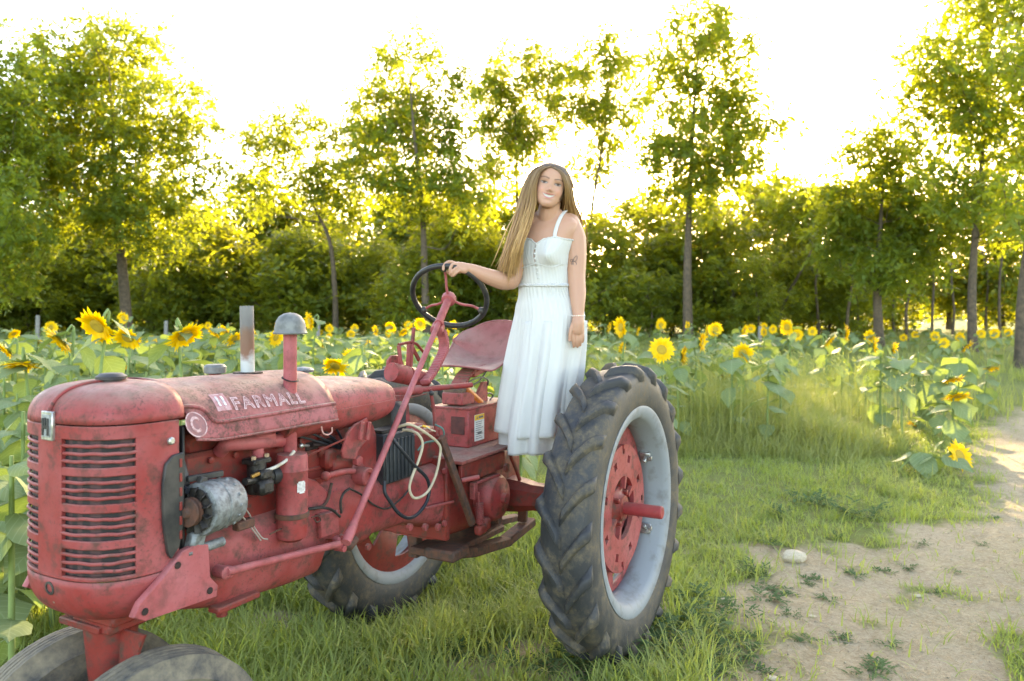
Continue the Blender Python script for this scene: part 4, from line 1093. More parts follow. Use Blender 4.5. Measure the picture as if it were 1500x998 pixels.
# right arm to the steering wheel
Gr = t2w(*wheel_pt(WR, A0 - .16, .012)); GD = Gr.y - PD
limb([pw(771, 338, .0), pw(764, 356, -.01), pw(757, 385, -.03), pw(750, 411, -.05)], [.046, .049, .044, .042])
limb([pw(749, 412, -.05), pw(734, 411, -.055 + .2 * GD), pw(715, 405, -.03 + .6 * GD), pw(696, 397, GD + .01), pw(688, 394, GD + .005)], [.042, .044, .038, .029, .026])
# right hand: palm on the rim, fingers hooked over it, thumb below
def gp_(px, py, d): return at_depth(px, py, Gr.y + d)
limb([gp_(688, 394, .005), gp_(679, 392, .0), gp_(671, 390, .0)], [.024, .024, .021], 4, 12)
limb([gp_(681, 393, .016), gp_(671, 388, .014)], [.018, .015], 3, 10); limb([gp_(681, 396, -.012), gp_(673, 395, -.014)], [.018, .015], 3, 10)
for ch, r in (([(670, 387, .020), (658, 384, .006), (650.5, 389, -.014), (649.5, 395, -.020)], .0088), ([(670, 387.5, .0), (663, 388, -.017), (659.5, 394, -.024), (659, 399, -.02)], .0090),
              ([(672, 392, -.014), (667, 394, -.030), (662.5, 399.5, -.026), (659, 402, -.012)], .0086), ([(674, 396, -.018), (669, 399, -.031), (665, 403.5, -.024), (662, 404.5, -.012)], .0076),
              ([(680, 396, .02), (670, 399, .028), (660, 400, .022), (654, 398, .012)], .0095)):
    limb([gp_(*p) for p in ch], [r * 1.1, r, r * .95, r * .8], 4, 10)
# left hand hanging
def hp_(px, py, d): return pw(px, py, -.135 + d)
limb([hp_(847, 462, .02), hp_(846.5, 472, .0), hp_(846, 484, .0)], [.026, .030, .028], 4, 14); limb([hp_(842, 474, .002), hp_(841, 488, .0)], [.016, .014], 3, 10); limb([hp_(851, 474, .004), hp_(852, 487, .004)], [.016, .013], 3, 10)
for ch, r in (([(840, 486, .0), (839.5, 495, -.004), (840, 502, .0), (840.5, 508, .010)], .0085), ([(844.8, 487, -.004), (845, 496, -.008), (845.5, 503, -.002), (846, 508, .010)], .0087),
              ([(849.2, 487, -.002), (849.8, 495, -.006), (850, 501, .0), (850, 506, .011)], .0083), ([(853, 486, .004), (854, 492, .0), (854, 497, .005), (853.5, 501, .013)], .0074),
              ([(840, 473, .0), (836.5, 482, -.012), (835, 491, -.014), (834.5, 499, -.01)], .0092)):
    limb([hp_(*p) for p in ch], [r * 1.1, r, r * .95, r * .8], 4, 10)
# legs and feet, on the axle housing
for sx, yy in ((-.062, .0), (.062, .012)):
    f = Vector((.262 + sx * .8, PD - .0 + yy, .748))
    limb([pw(806, 470, .01) + Vector((sx * 1.1, 0, -.02)), f + Vector((-.085, .01, .44)), f + Vector((-.03, .015, .27)), f + Vector((0, .02, .085)), f + Vector((0, .015, .045))], [.072, .055, .050, .034, .036])
    limb([f + Vector((.01, .04, .03)), f + Vector((-.02, -.05, .032)), f + Vector((-.04, -.12, .018))], [.032, .033, .018], 4, 12)
# head
HSX = 1.09
HT = rad(13)                                        # tilt to her left
HC = at_depth(806, 273, PD + HD)
def hl(x, y, z):
    """head-local: x picture right, y towards the camera, z up"""
    c_, s_ = math.cos(HT), math.sin(HT)
    x *= HSX; return Vector((HC.x + x * c_ + z * s_, HC.y - y, HC.z - x * s_ + z * c_))
HS = [(-.112, .013, .080, .050), (-.108, .023, .086, .028), (-.098, .0345, .090, .005), (-.085, .0450, .090, -.015), (-.068, .0545, .088, -.036), (-.045, .0615, .087, -.055), (-.020, .0660, .086, -.078), (0, .0685, .086, -.090),
      (.025, .0705, .088, -.098), (.05, .0710, .086, -.100), (.075, .0665, .075, -.094), (.095, .0540, .052, -.078), (.106, .0360, .025, -.055), (.111, .0120, -.005, -.025)]
_hz = np.array([h[0] for h in HS])
def hsl(z): return [float(np.interp(z, _hz, [h[k] for h in HS])) for k in (1, 2, 3)]
def g2(x, z, cx, cz, sx, sz): return math.exp(-((x - cx) / sx) ** 2 - ((z - cz) / sz) ** 2)
def face_disp(x, z):
    ax_ = abs(x); d = 0
    d += .020 * g2(x, z, 0, -.030, .0095, .011) + .011 * g2(x, z, 0, -.010, .0075, .020) + .007 * g2(ax_, z, .012, -.034, .007, .007)
    d += -.0075 * g2(ax_, z, .031, .004, .014, .009) + .003 * g2(ax_, z, .030, .022, .020, .007)
    d += .0075 * g2(ax_, z, .040, -.030, .016, .016)
    d += .0050 * g2(x, z, 0, -.049, .022, .005) + .0050 * g2(x, z, 0, -.071, .020, .006) - .0035 * g2(x, z, 0, -.059, .024, .004)
    d += .005 * g2(x, z, 0, -.094, .016, .011) - .003 * g2(x, z, 0, -.080, .02, .005)
    return d
rings = []
for z in [-.112, -.110, -.107] + lin(-.103, .103, 70) + [.106, .109, .111]:
    w, f, b = hsl(z); cy, hd = (f + b) / 2, (f - b) / 2; ring = []
    for k in range(72):
        a = 2 * math.pi * k / 72; sx, cx_ = math.sin(a), math.cos(a); e = 2 / 2.25
        x = w * math.copysign(abs(sx) ** e, sx); y = cy + hd * math.copysign(abs(cx_) ** e, cx_)
        if cx_ > 0: y += face_disp(x, z) * min(1, cx_ * 2.0)
        ring.append(hl(x, y, z))
    rings.append(ring)
body.loft(rings, True)
for s_ in (-1, 1): body.ball(hl(s_ * .069, -.012, -.004), (.010, .014, .026), 12, 8)
tmp = obj('tmp_body', body.mesh('tmp_body', None, weld=False))
rm = tmp.modifiers.new('r', 'REMESH'); rm.mode = 'VOXEL'; rm.voxel_size = .0033
smo = tmp.modifiers.new('sm', 'SMOOTH'); smo.factor = .5; smo.iterations = 3
dg = bpy.context.evaluated_depsgraph_get()
bme = bpy.data.meshes.new_from_object(tmp.evaluated_get(dg)); bpy.data.objects.remove(tmp)
n = len(bme.vertices); co = np.empty(n * 3, np.float32); bme.vertices.foreach_get('co', co); co = co.reshape(-1, 3)
c_, s_ = math.cos(HT), math.sin(HT)
dx, dz = co[:, 0] - HC.x, co[:, 2] - HC.z
hx, hz_, hy = (dx * c_ - dz * s_) / HSX, dx * s_ + dz * c_, HC.y - co[:, 1]
colr_ = np.tile(np.array([.45, .245, .165], np.float32), (n, 1))
nz = .5 + .5 * np.sin(co[:, 0] * 60) * np.sin(co[:, 2] * 47 + 1)
def paint(w, c):
    global colr_
    w = np.clip(w, 0, 1)[:, None].astype(np.float32); colr_ = colr_ * (1 - w) + np.array(c, np.float32) * w
face = (hy > .03) & (np.abs(hx) < .075) & (np.abs(hz_) < .12)
ax_ = np.abs(hx)
G = lambda x, z, cx, cz, sx, sz: np.exp(-((x - cx) / sx) ** 2 - ((z - cz) / sz) ** 2)
paint(face * .5 * G(ax_, hz_, .042, -.032, .018, .015), (.62, .26, .20))
paint(face * .25 * G(hx, hz_, 0, -.030, .012, .010), (.62, .28, .21))
paint(face * .35 * G(ax_, hz_, .031, .006, .018, .010), (.40, .20, .14))
ez = .003 + .10 * (ax_ - .031) * 1
eye = ((ax_ - .031) / .0160) ** 2 + ((hz_ - ez) / .0066) ** 2
paint(face * np.clip(2.2 - eye * 1.5, 0, 1), (.07, .045, .035))
paint(face * .8 * np.clip((1 - eye) * 4, 0, 1) * (hz_ < ez + .0028), (.30, .265, .245))
paint(face * np.clip((1 - ((ax_ - .031) ** 2 + (hz_ - ez - .0005) ** 2) / .0062 ** 2) * 4, 0, 1), (.035, .022, .016))
bz = .0215 + .006 * np.sin(np.clip((ax_ - .012) / .036, 0, 1) * 2.4)
paint(face * .85 * np.clip(1.6 - np.abs(hz_ - bz) / .0030, 0, 1) * ((ax_ > .011) & (ax_ < .050)), (.10, .055, .033))
mc = -.0605 + .0125 * (hx / .030) ** 2; mw = np.clip(1 - (ax_ / .0310) ** 2, 0, 1)
paint(face * np.clip((.0120 * mw + .001 - np.abs(hz_ - mc)) / .0015, 0, 1) * (ax_ < .034), (.42, .12, .11))
paint(face * np.clip((.0072 * mw - np.abs(hz_ - mc)) / .0014, 0, 1) * (ax_ < .0280), (.48, .445, .395))
paint(face * .8 * np.clip((.0012 - np.abs(hz_ - mc - .0068 * mw)) / .0012, 0, 1) * (ax_ < .030), (.20, .06, .055))
paint(face * .6 * G(ax_, hz_, .0085, -.0395, .0035, .002), (.25, .09, .07))
# nails
for p in (hp_(834.5, 499, -.02), gp_(649.5, 395, -.03)):
    paint(.5 * np.exp(-((co - np.array(p)) ** 2).sum(1) / .006 ** 2), (.62, .42, .38))
at = bme.attributes.new('skin', 'FLOAT_COLOR', 'POINT'); at.data.foreach_set('color', np.concatenate([colr_, np.ones((n, 1), np.float32)], 1).ravel())
t_ = NT('skin')
sc_ = t_.mix(t_.math('MULTIPLY', t_.ramp(t_.noise(45, 4, .6), [(.35, 0), (.7, 1)]), .16), t_.attr('skin', 'Color'), (.44, .22, .15))
t_.base(sc_); t_.rough(.48); t_.set(Specular_IOR_Level=.35, Subsurface_Weight=.12, Subsurface_Scale=.012); t_.b.inputs['Subsurface Radius'].default_value = (1, .35, .2)
bme.polygons.foreach_set('use_smooth', np.ones(len(bme.polygons), bool)); bme.materials.clear(); bme.materials.append(t_.m); bme.name = 'person'
person = obj('person', bme)
tag(person, 'smiling person in a white sundress standing on the tractor, hand on steering wheel', 'person')

# ---- white dress
t_ = NT('white_cotton')
t_.base(t_.mix(t_.noise(9, 3), (.62, .61, .59), (.56, .555, .545))); t_.rough(.85); t_.set(Specular_IOR_Level=.15, Sheen_Weight=.15)
t_.bump(t_.noise(260, 3, .6), .12, .002)
trn = t_.new('ShaderNodeBsdfTranslucent'); trn.inputs[0].default_value = (.8, .8, .78, 1); msx = t_.new('ShaderNodeMixShader'); msx.inputs[0].default_value = .12
t_.l(t_.b.outputs[0], msx.inputs[1]); t_.l(trn.outputs[0], msx.inputs[2]); t_.l(msx.outputs[0], t_.out.inputs[0])
COTTON = t_.m
dress = empty('dress'); dress.parent = person
NA_ = 220
def top_z(a):
    f = abs((a + math.pi) % (2 * math.pi) - math.pi)
    return 1.972 + .010 * math.exp(-((f - .50) / .28) ** 2) - .020 * math.exp(-(f / .10) ** 2) - .022 * max(0, (f - 1.2) / 1.9)
def bod(a, s_):
    z = 1.752 + (top_z(a) - 1.752) * s_
    f = abs((a + math.pi) % (2 * math.pi) - math.pi)
    bust = math.exp(-((f - .52) / .42) ** 2) * math.exp(-((z - 1.905) / .055) ** 2)
    off = .007 + .0022 * math.sin(a * 62 + 2 * math.sin(z * 40)) * bust + .0012 * math.sin(a * 47) * (1 - bust)
    under = math.exp(-((z - 1.848) / .008) ** 2) * math.exp(-((f - .5) / .6) ** 2)
    off -= .005 * under
    if s_ > .985: off += .003
    return torso_pt(a, z, off)
m = MB(); m.loft([[bod(2 * math.pi * k / NA_, s_) for k in range(NA_)] for s_ in [0, .03] + lin(.06, .97, 34) + [.985, 1.0]], False)
bd = m.build('bodice', COTTON, dress, 80); so = bd.modifiers.new('s', 'SOLIDIFY'); so.thickness = .003; so.offset = -1
m = MB(); m.tube([torso_pt(2 * math.pi * k / 160, top_z(2 * math.pi * k / 160) + .001 + .0012 * math.sin(k * 1.9), .008) for k in range(160)], .0035, 6, closed=True); m.build('neckline_ruffle', COTTON, dress, 80)
m = MB(); m.tube([torso_pt(2 * math.pi * k / 200, 1.753 + .0025 * math.sin(k * 1.55), .012 + .003 * math.sin(k * 2.1)) for k in range(200)], .0065, 6, closed=True); m.build('waist_ruffle', COTTON, dress, 80)
m = MB(); m.tube([torso_pt(.5 + .75 * math.sin(.0 + 2 * math.pi * k / 120) * 0 + (-1.15 + 2.3 * k / 119), 1.850 + .006 * math.cos((-1.15 + 2.3 * k / 119) * 5), .0085) if True else None for k in range(120)][:1] + [torso_pt(-1.15 + 2.3 * k / 119, 1.846 + .008 * math.cos((-1.15 + 2.3 * k / 119) * 6), .0075) for k in range(120)], .0022, 6); m.build('underbust_seam', COTTON, dress, 80)
for k in range(8):
    z = 1.950 - k * .023; p = torso_pt(0, z, .010)
    m = MB(); m.ball(p, (.0048, .0035, .0048), 10, 6); m.build('button', COTTON, dress)
m = MB(); m.bar(torso_pt(0, 1.955, .011), torso_pt(0, 1.932, .011), .002, .003); m.build('neckline_notch', simple('notch_painted_shadow', (.25, .2, .18)), dress)  # dark bar painted in as the shade of the open notch
for s2, pts in ((1, [(812, 354, -.118), (813, 342, -.112), (817, 328, -.092), (823, 315, -.060), (829, 309, -.012), (831, 312, .045), (830, 345, .095)]), (-1, [(765, 357, -.10), (767, 343, -.092), (771, 330, -.072), (775, 320, -.045), (778, 316, -.01), (778, 322, .045), (777, 350, .09)])):
    P = smooth_path([pw(*p) for p in pts], 6); m = MB(); rings = []
    for i, p in enumerate(P):
        d = (P[min(i + 1, len(P) - 1)] - P[max(i - 1, 0)]).normalized(); x = Vector((1, 0, 0)); x = (x - d * x.dot(d)).normalized(); nn = d.cross(x)
        rings.append([p + x * .009 * math.cos(a) + nn * .003 * math.sin(a) for a in lin(0, 2 * math.pi * 7 / 8, 8)])
    m.loft(rings, True); m.build('strap', COTTON, dress, 80)
# skirt with soft pleats, two layers
SK = [(418, 798.5, 37.5, .100), (430, 802, 43, .112), (445, 806.5, 48.5, .125), (462, 808.5, 51, .138), (500, 804.5, 52.5, .150), (540, 799, 52.5, .155), (580, 793, 53.5, .160), (632, 787, 55.5, .168), (664, 785, 54, .165)]
def skirt_pt(a, py, shrink=1.0, ph=0, amp=1.0):
    ys_ = [s_[0] for s_ in SK]; cpx = float(np.interp(py, ys_, [s_[1] for s_ in SK])); hw = float(np.interp(py, ys_, [s_[2] for s_ in SK])) * PD / FPX * shrink; hd = float(np.interp(py, ys_, [s_[3] for s_ in SK])) * shrink
    f = min(1, (py - 418) / 120); g = min(1, (py - 418) / 25)
    lo = (py - 418) / 216
    big = f * (.016 * math.sin(a * 3 + ph + .9 * lo) + .015 * math.sin(a * 7 + 1.3 * ph + 1.2 * math.sin(a * 2) - .8 * lo) + .009 * math.sin(a * 12 + 2.1 + 1.5 * math.sin(a * 3 + 1)) * (.4 + .6 * math.sin(a * 2 + ph) ** 2))
    fine = .0032 * math.sin(a * 46 + 3 * math.sin(a * 3)) * (.3 + .7 * math.sin(a * 4.5 + 1) ** 2) * (1 - .85 * f) * g
    r = 1 + (big + fine) * amp / .15
    x = hw * math.sin(a) * r; y = -hd * math.cos(a) * r
    c = pw(cpx, py, .01); z = c.z + .006 * math.sin(a * 3 + ph) * f
    p = Vector((c.x + x, c.y + y, z))
    k = min(1, max(0, (452 - py) / 34)); k = k * k * (3 - 2 * k)
    if k > 0:
        q2 = torso_pt(a - PSI, min(c.z, 1.765), .009 + .004 * (py - 416) / 10 + .0035 * math.sin(a * 46)); q2.z = z
        p = p.lerp(q2, k)
    return p
for nm, y0, y1, sh, ph in (('skirt', 416, 634, 1.0, .4), ('underskirt', 470, 659, .955, 1.7)):
    m = MB(); m.loft([[skirt_pt(2 * math.pi * k / 260, py, sh, ph) for k in range(260)] for py in lin(y0, y1, 46)], False)
    sk = m.build(nm, COTTON, dress, 80); so = sk.modifiers.new('s', 'SOLIDIFY'); so.thickness = .002; so.offset = -1
    m = MB(); m.tube([skirt_pt(2 * math.pi * k / 260, y1 - (6 if sh == 1 else 16), sh * 1.002, ph) for k in range(260)], .0013, 5, closed=True); m.build('hem_stitch', COTTON, sk)

# ---- hair
hair_rng = random.Random(21)
HV, HF, HC_ = [], [], []
def hp2(px, py, d): return at_depth(806 + (px - 806) * 1.06, py + max(0, 4 - max(0, py - 250) * .04), PD + HD + d)
GU = {
 'L': [[(808, 240, -.078), (793, 247, -.078), (785, 268, -.070), (783, 296, -.060), (777, 326, -.075), (766, 358, -.100), (757, 396, -.060)],
       [(807, 236, -.035), (786, 244, -.035), (774, 272, -.030), (768, 302, -.030), (759, 336, -.060), (748, 368, -.070), (740, 397, -.040)],
       [(804, 235, .030), (782, 246, .040), (769, 278, .050), (762, 312, .050), (752, 348, .030), (744, 378, .010), (741, 400, .000)]],
 'R': [[(809, 242, -.078), (820, 248, -.078), (827, 266, -.068), (829, 288, -.030), (831, 306, .060), (833, 326, .130), (835, 356, .160)],
       [(809, 236, -.030), (826, 245, -.030), (834, 272, -.020), (837, 294, .030), (840, 312, .090), (841, 336, .140), (841, 370, .165)],
       [(807, 235, .040), (826, 248, .060), (836, 278, .075), (840, 302, .100), (843, 324, .130), (842, 350, .140), (838, 380, .150)]],
 'B': [[(804, 235, .035), (784, 248, .075), (776, 280, .105), (772, 315, .125), (768, 350, .140), (764, 385, .140), (762, 412, .135)],
       [(806, 234, .045), (806, 246, .100), (806, 280, .140), (806, 315, .150), (806, 350, .160), (805, 385, .160), (804, 416, .155)],
       [(808, 235, .035), (826, 248, .075), (834, 280, .105), (837, 315, .125), (838, 350, .145), (838, 380, .155), (836, 405, .150)]]}
def lock(path, r0, base_c, tip_c, wav, ph):
    P = smooth_path(path, 4); n = len(P); b = len(HV)
    for i, p in enumerate(P):
        f = i / (n - 1); d = (P[min(i + 1, n - 1)] - P[max(i - 1, 0)]).normalized()
        x = Vector((0, 1, 0)).cross(d); x = x.normalized() if x.length > 1e-3 else Vector((1, 0, 0)); y = d.cross(x)
        q = p + x * wav * math.sin(f * 9 + ph) * f + y * wav * .8 * math.cos(f * 8 + ph * 1.7) * f
        r = r0 * (.75 + .5 * math.sin(min(1, f * 1.3) * math.pi * .5)) * (1 - max(0, (f - .72) / .28) ** 1.5 * .92)
        cc = [base_c[k] + (tip_c[k] - base_c[k]) * min(1, max(0, (f - .08) / .62)) for k in range(3)]
        for k in range(4):
            a = 2 * math.pi * k / 4 + f * 4 + ph
            HV.append(q + x * r * math.cos(a) + y * r * .65 * math.sin(a)); HC_.append(cc)
    for i in range(n - 1):
        for k in range(4):
            l = (k + 1) % 4; HF.append((b + i * 4 + k, b + i * 4 + l, b + (i + 1) * 4 + l, b + (i + 1) * 4 + k))
for key, cnt in (('L', 820), ('R', 520), ('B', 260)):
    G3 = GU[key]
    for k in range(cnt):
        u = hair_rng.random() * 2; i = min(1, int(u)); f = u - i; thick = hair_rng.random()
        path = []; ox, oy = hair_rng.gauss(0, 1), hair_rng.gauss(0, 1)
        for j in range(7):
            a, b2 = G3[i][j], G3[i + 1][j]; sp = (.3, .8, 1.2, 1.8, 2.6, 3.4, 4.4)[j]
            jx, jz, jy = ox + .22 * hair_rng.gauss(0, 1), hair_rng.gauss(0, 1), oy + .22 * hair_rng.gauss(0, 1)
            inn = 0
            q2 = hp2(a[0] + (b2[0] - a[0]) * f + jx * sp * (.75 if thick < .93 else 1.9), a[1] + (b2[1] - a[1]) * f + jz * sp * (.35 if j < 6 else 2.2), a[2] + (b2[2] - a[2]) * f + jy * sp * .004)
            path.append(q2)
        sh = hair_rng.random(); base_c = (.17 + .12 * sh, .10 + .08 * sh, .052 + .045 * sh)
        sh2 = hair_rng.random(); tip = (.50 + .16 * sh2, .275 + .13 * sh2, .098 + .07 * sh2) if hair_rng.random() < .85 else (.38, .21, .09)
        if key == 'R': tip = tuple(x * .85 for x in tip)
        lock(path, .0014 + .0015 * thick, base_c, tip, .003 + .004 * hair_rng.random(), hair_rng.random() * 1.5 + u * 2)
# scalp cover under the locks
b = len(HV); RZ = lin(-.06, .111, 22); ncap = 40
for z in RZ:
    w, f, bk = hsl(z)
    for k in range(ncap + 1):
        front = 1.02 if z < .055 else (1.02 * max(0, (.082 - z) / .027) if z < .082 else 0)
        a = front + (2 * math.pi - 2 * front) * k / ncap
        cy, hd = (f + bk) / 2, (f - bk) / 2; o = .003
        sx, cx_ = math.sin(a), math.cos(a); e = 2 / 2.25
        HV.append(hl((w + o) * math.copysign(abs(sx) ** e, sx), cy + (hd + o) * math.copysign(abs(cx_) ** e, cx_), z * 1.02)); HC_.append((.12, .075, .045))
for i in range(len(RZ) - 1):
    for k in range(ncap): HF.append((b + i * (ncap + 1) + k, b + i * (ncap + 1) + k + 1, b + (i + 1) * (ncap + 1) + k + 1, b + (i + 1) * (ncap + 1) + k))
t_ = NT('hair'); t_.base(t_.attr('hcol', 'Color')); t_.rough(.42); t_.set(Specular_IOR_Level=.5)
tr_ = t_.new('ShaderNodeBsdfTranslucent'); t_.l(t_.attr('hcol', 'Color'), tr_.inputs[0]); ms_ = t_.new('ShaderNodeMixShader'); ms_.inputs[0].default_value = .25
t_.l(t_.b.outputs[0], ms_.inputs[1]); t_.l(tr_.outputs[0], ms_.inputs[2]); t_.l(ms_.outputs[0], t_.out.inputs[0])
obj('hair', mesh_np('hair', np.array([tuple(p) for p in HV]), np.array(HF), t_.m, attrs={'hcol': np.array(HC_)}), person)
# bracelet and tattoo
m = MB(); wc_ = pw(846.8, 462.5, -.117); m.tube([wc_ + Vector((.0305 * math.cos(a), .0305 * math.sin(a), .002 * math.sin(3 * a))) for a in lin(0, 2 * math.pi * 31 / 32, 32)], .0013, 6, closed=True)
br_ = m.build('bracelet', simple('pale_gold', (.7, .55, .4), None, 1, .3, .8), person)
for k in range(9):
    a = math.pi + math.pi * (k + .5) / 9; m = MB(); m.ball(wc_ + Vector((.032 * math.cos(a), .032 * math.sin(a), -.001)), .0032, 8, 6); m.build('charm', simple('pearl', (.72, .66, .6), None, 1, .3) if k == 0 else bpy.data.materials['pearl'], br_)
m = MB()
def tat(dx, dz):
    px, py = 837.5 + dx, 383 + dz; u = (px - 843.5) * PD / FPX; r = .0525
    return Vector((pw(843.5, 0).x + u, PD - .033 - math.sqrt(max(r * r - u * u, 1e-6)), PZ(py)))
for loop in ([(0, 1), (1.5, -3), (4.5, -6.5), (6, -5.5), (5.5, -1.5), (3, 1.2), (0, 1)], [(0, 1), (3, 2), (4.8, 4), (4, 7), (2, 7.2), (.6, 4.5), (0, 1)], [(0, 1), (-2, -1.5), (-3.2, -1), (-3, 1.5), (0, 2)], [(0, 1), (-2, 2.5), (-2.5, 5), (-1, 5.5), (0, 3)], [(-.4, -2.5), (0, 1), (.2, 6)]):
    m.tube(smooth_path([tat(*p) for p in loop], 4), .0011, 5)
tt = m.build('tattoo', simple('tattoo_ink', (.055, .05, .055), None, 1, .6), person); tt['label'] = 'small dark butterfly outline tattooed on the upper arm'
# ================================================================ trees along the far side of the field
BARK = simple('tree_bark', (.12, .088, .06), (.06, .046, .034), 9, .9, 0, .5)
LEAF_A = leafy('tree_leaf', (.060, .110, .026), (.095, .130, .026), (.48, .52, .03), c2=(.110, .165, .032), tmix=.46)
LEAF_B = leafy('understory_leaf', (.055, .098, .024), (.090, .120, .024), (.52, .52, .03), c2=(.095, .140, .027), tmix=.46)
TREE_S = np.random.default_rng(5)
def leaf_cloud(C, R, per, size, rng, droop=.35):
    """leaflets (folded diamonds) scattered round clump centres C with radii R; each sits on a short drooping spray"""
    n = len(C) * per
    ci = np.repeat(np.arange(len(C)), per)
    # sprays: groups of 9 leaflets along a line
    g = n // 9 + 1; gi = np.arange(n) // 9
    gc = ci[np.minimum(np.arange(g) * 9, n - 1)]
    d = rng.normal(size=(g, 3)); d /= np.linalg.norm(d, axis=1)[:, None]; rr = rng.random(g) ** .45
    go = C[gc] + d * (rr * R[gc])[:, None] * np.array([1, 1, .8])
    ax = d * .7 + rng.normal(size=(g, 3)) * .5; ax[:, 2] -= droop; ax /= np.linalg.norm(ax, axis=1)[:, None]
    t = (np.arange(n) % 9) / 8.0
    L = size * 2.4
    side = np.where(np.arange(n) % 2 == 0, 1, -1)
    up = rng.normal(size=(g, 3)) * .5 + np.array([0, 0, 1]); lat = np.cross(ax, up); lat /= np.linalg.norm(lat, axis=1)[:, None] + 1e-9
    base = go[gi] + ax[gi] * (t * L)[:, None]
    dirv = lat[gi] * side[:, None] * .9 + ax[gi] * .5 + rng.normal(size=(n, 3)) * .28; dirv[:, 2] -= droop * .6
    dirv /= np.linalg.norm(dirv, axis=1)[:, None]
    wv = np.cross(dirv, rng.normal(size=(n, 3)) * .45 + np.array([0, 0, 1])); wv /= np.linalg.norm(wv, axis=1)[:, None] + 1e-9
    ls = size * (.7 + .6 * rng.random(n)); w = ls * .25
    mid = base + dirv * (ls * .5)[:, None]
    V = np.stack([base, mid + wv * w[:, None], base + dirv * ls[:, None], mid - wv * w[:, None]], 1).reshape(-1, 3)
    F = np.arange(n * 4).reshape(n, 4)
    tint = np.repeat(np.clip(.5 * rng.random(len(C))[ci] + .5 * rng.random(n), 0, 1), 4)
    return V, F, tint
def branches(trunk, trunk_r, C, rng, tip=.012):
    """trunk path + limbs reaching every clump centre"""
    mb = MB(); P = smooth_path(trunk, 5); R = [trunk_r * (1 - .93 * i / (len(P) - 1)) for i in range(len(P))]
    mb.tube([P[0] - Vector((0, 0, .3))] + P, [trunk_r * 1.35] + [trunk_r * 1.15] + R[1:], 9)
    nodes = [np.array(p) for p in P[2:]]; nr = R[2:]
    order = np.argsort([min(np.linalg.norm(np.array(c) - q) for q in nodes) for c in C])
    for i in order:
        c = np.array(C[i]); N = np.array(nodes); d = np.linalg.norm(N - c, axis=1); pen = np.where(N[:, 2] > c[2] - .15, 3.0, 0)
        k = int(np.argmin(d + pen)); a = N[k]; L = np.linalg.norm(c - a)
        if L < .1: continue
        m1 = a + (c - a) * .45 + np.array([0, 0, -.06 * L]) + rng.normal(size=3) * .06 * L
        r0 = min(nr[k] * .7, .012 + .012 * L); pth = smooth_path([a, m1, c], 3)
        mb.tube(pth, [max(tip * .6, r0 + (tip - r0) * j / (len(pth) - 1)) for j in range(len(pth))], 5, False)
        for j in (2, 4, 6):
            if j < len(pth): nodes.append(np.array(pth[j])); nr.append(r0 + (tip - r0) * j / (len(pth) - 1))
    return mb
def fill_lobes(lobes, dens, rng):
    out = []
    for (c, r) in lobes:
        n = max(4, int(dens * r[0] * r[1] * r[2] * 4.2 * 3.1))
        d = rng.normal(size=(n, 3)); d /= np.linalg.norm(d, axis=1)[:, None]
        out.append(np.array(c) + d * (rng.random(n) ** .38)[:, None] * np.array(r))
    return np.concatenate(out)
def tall_tree(label, depth, trunk_px, lobes_px, r, dens=1.0, size=.235, per=63, seed=1, clump=.50, name='leafy_tree', group='tall trees along the far field edge'):
    rng = np.random.default_rng(seed)
    base = Vector(((trunk_px[0][0] - 750) / FPX * depth, depth, 0)); base.z = float(gz([base.x], [base.y])[0])
    T_ = empty(name, base); tag(T_, label, 'tree', group)
    tr = [base] + [at_depth(px, py, depth + rng.normal() * .3) for px, py in trunk_px[1:]]
    tr = [p - base for p in tr]
    lobes = []
    for (px, py, rx, rz) in lobes_px:
        c = at_depth(px, py, depth + rng.normal() * .8) - base; k = depth / FPX
        lobes.append((tuple(c), (rx * k * 1.14, min(rx, 90) * k * .85, rz * k * 1.12)))
    C = fill_lobes(lobes, dens, rng); R = clump * (.6 + .7 * rng.random(len(C)))
    branches(tr, r, [Vector(c) for c in C], rng).build('trunk', BARK, T_, 60)
    V, F, tint = leaf_cloud(C, R, per, size, rng)
    obj('crown', mesh_np('crown', V, F, LEAF_A, smooth=False, attrs={'tint': tint}), T_)
    return T_
tall_tree('broad tall tree filling the upper left of the picture', 34, [(188, 500), (180, 400), (172, 320), (165, 200), (160, 100)], [(150, 95, 90, 60), (215, 60, 45, 35), (75, 110, 65, 65), (250, 175, 70, 60), (140, 190, 110, 70), (40, 220, 75, 75), (270, 250, 55, 50), (120, 290, 120, 65), (225, 320, 80, 50)], .26, .68, seed=2)
tall_tree('tall tree cut off by the left edge of the picture', 30, [(-60, 510), (-55, 380), (-50, 240), (-45, 120)], [(-40, 110, 85, 70), (0, 200, 70, 70), (-70, 230, 80, 90), (10, 300, 60, 60), (-30, 370, 90, 60)], .24, .65, seed=3)
tall_tree('slender tree with a crooked trunk left of the steering wheel, sparse crown', 38, [(492, 500), (490, 420), (482, 350), (455, 290), (440, 210)], [(440, 190, 50, 26), (520, 200, 40, 30), (390, 225, 38, 38), (470, 250, 50, 34), (365, 280, 36, 36), (540, 240, 30, 30), (500, 300, 50, 30)], .16, 1.1, seed=4)
tall_tree('tall airy tree above the steering wheel', 35, [(625, 500), (622, 400), (618, 300), (606, 190), (598, 90)], [(598, 85, 50, 38), (560, 150, 48, 46), (645, 140, 46, 50), (605, 190, 75, 45), (675, 230, 42, 50), (545, 250, 46, 42), (625, 280, 72, 42), (690, 300, 36, 40)], .20, .92, seed=6)
tall_tree('thin tall tree rising directly behind the person', 42, [(762, 500), (760, 400), (758, 300), (755, 190), (752, 100)], [(748, 110, 48, 46), (800, 90, 38, 36), (715, 150, 34, 46), (770, 190, 60, 45), (830, 140, 34, 46), (730, 240, 40, 36)], .17, .95, seed=7)
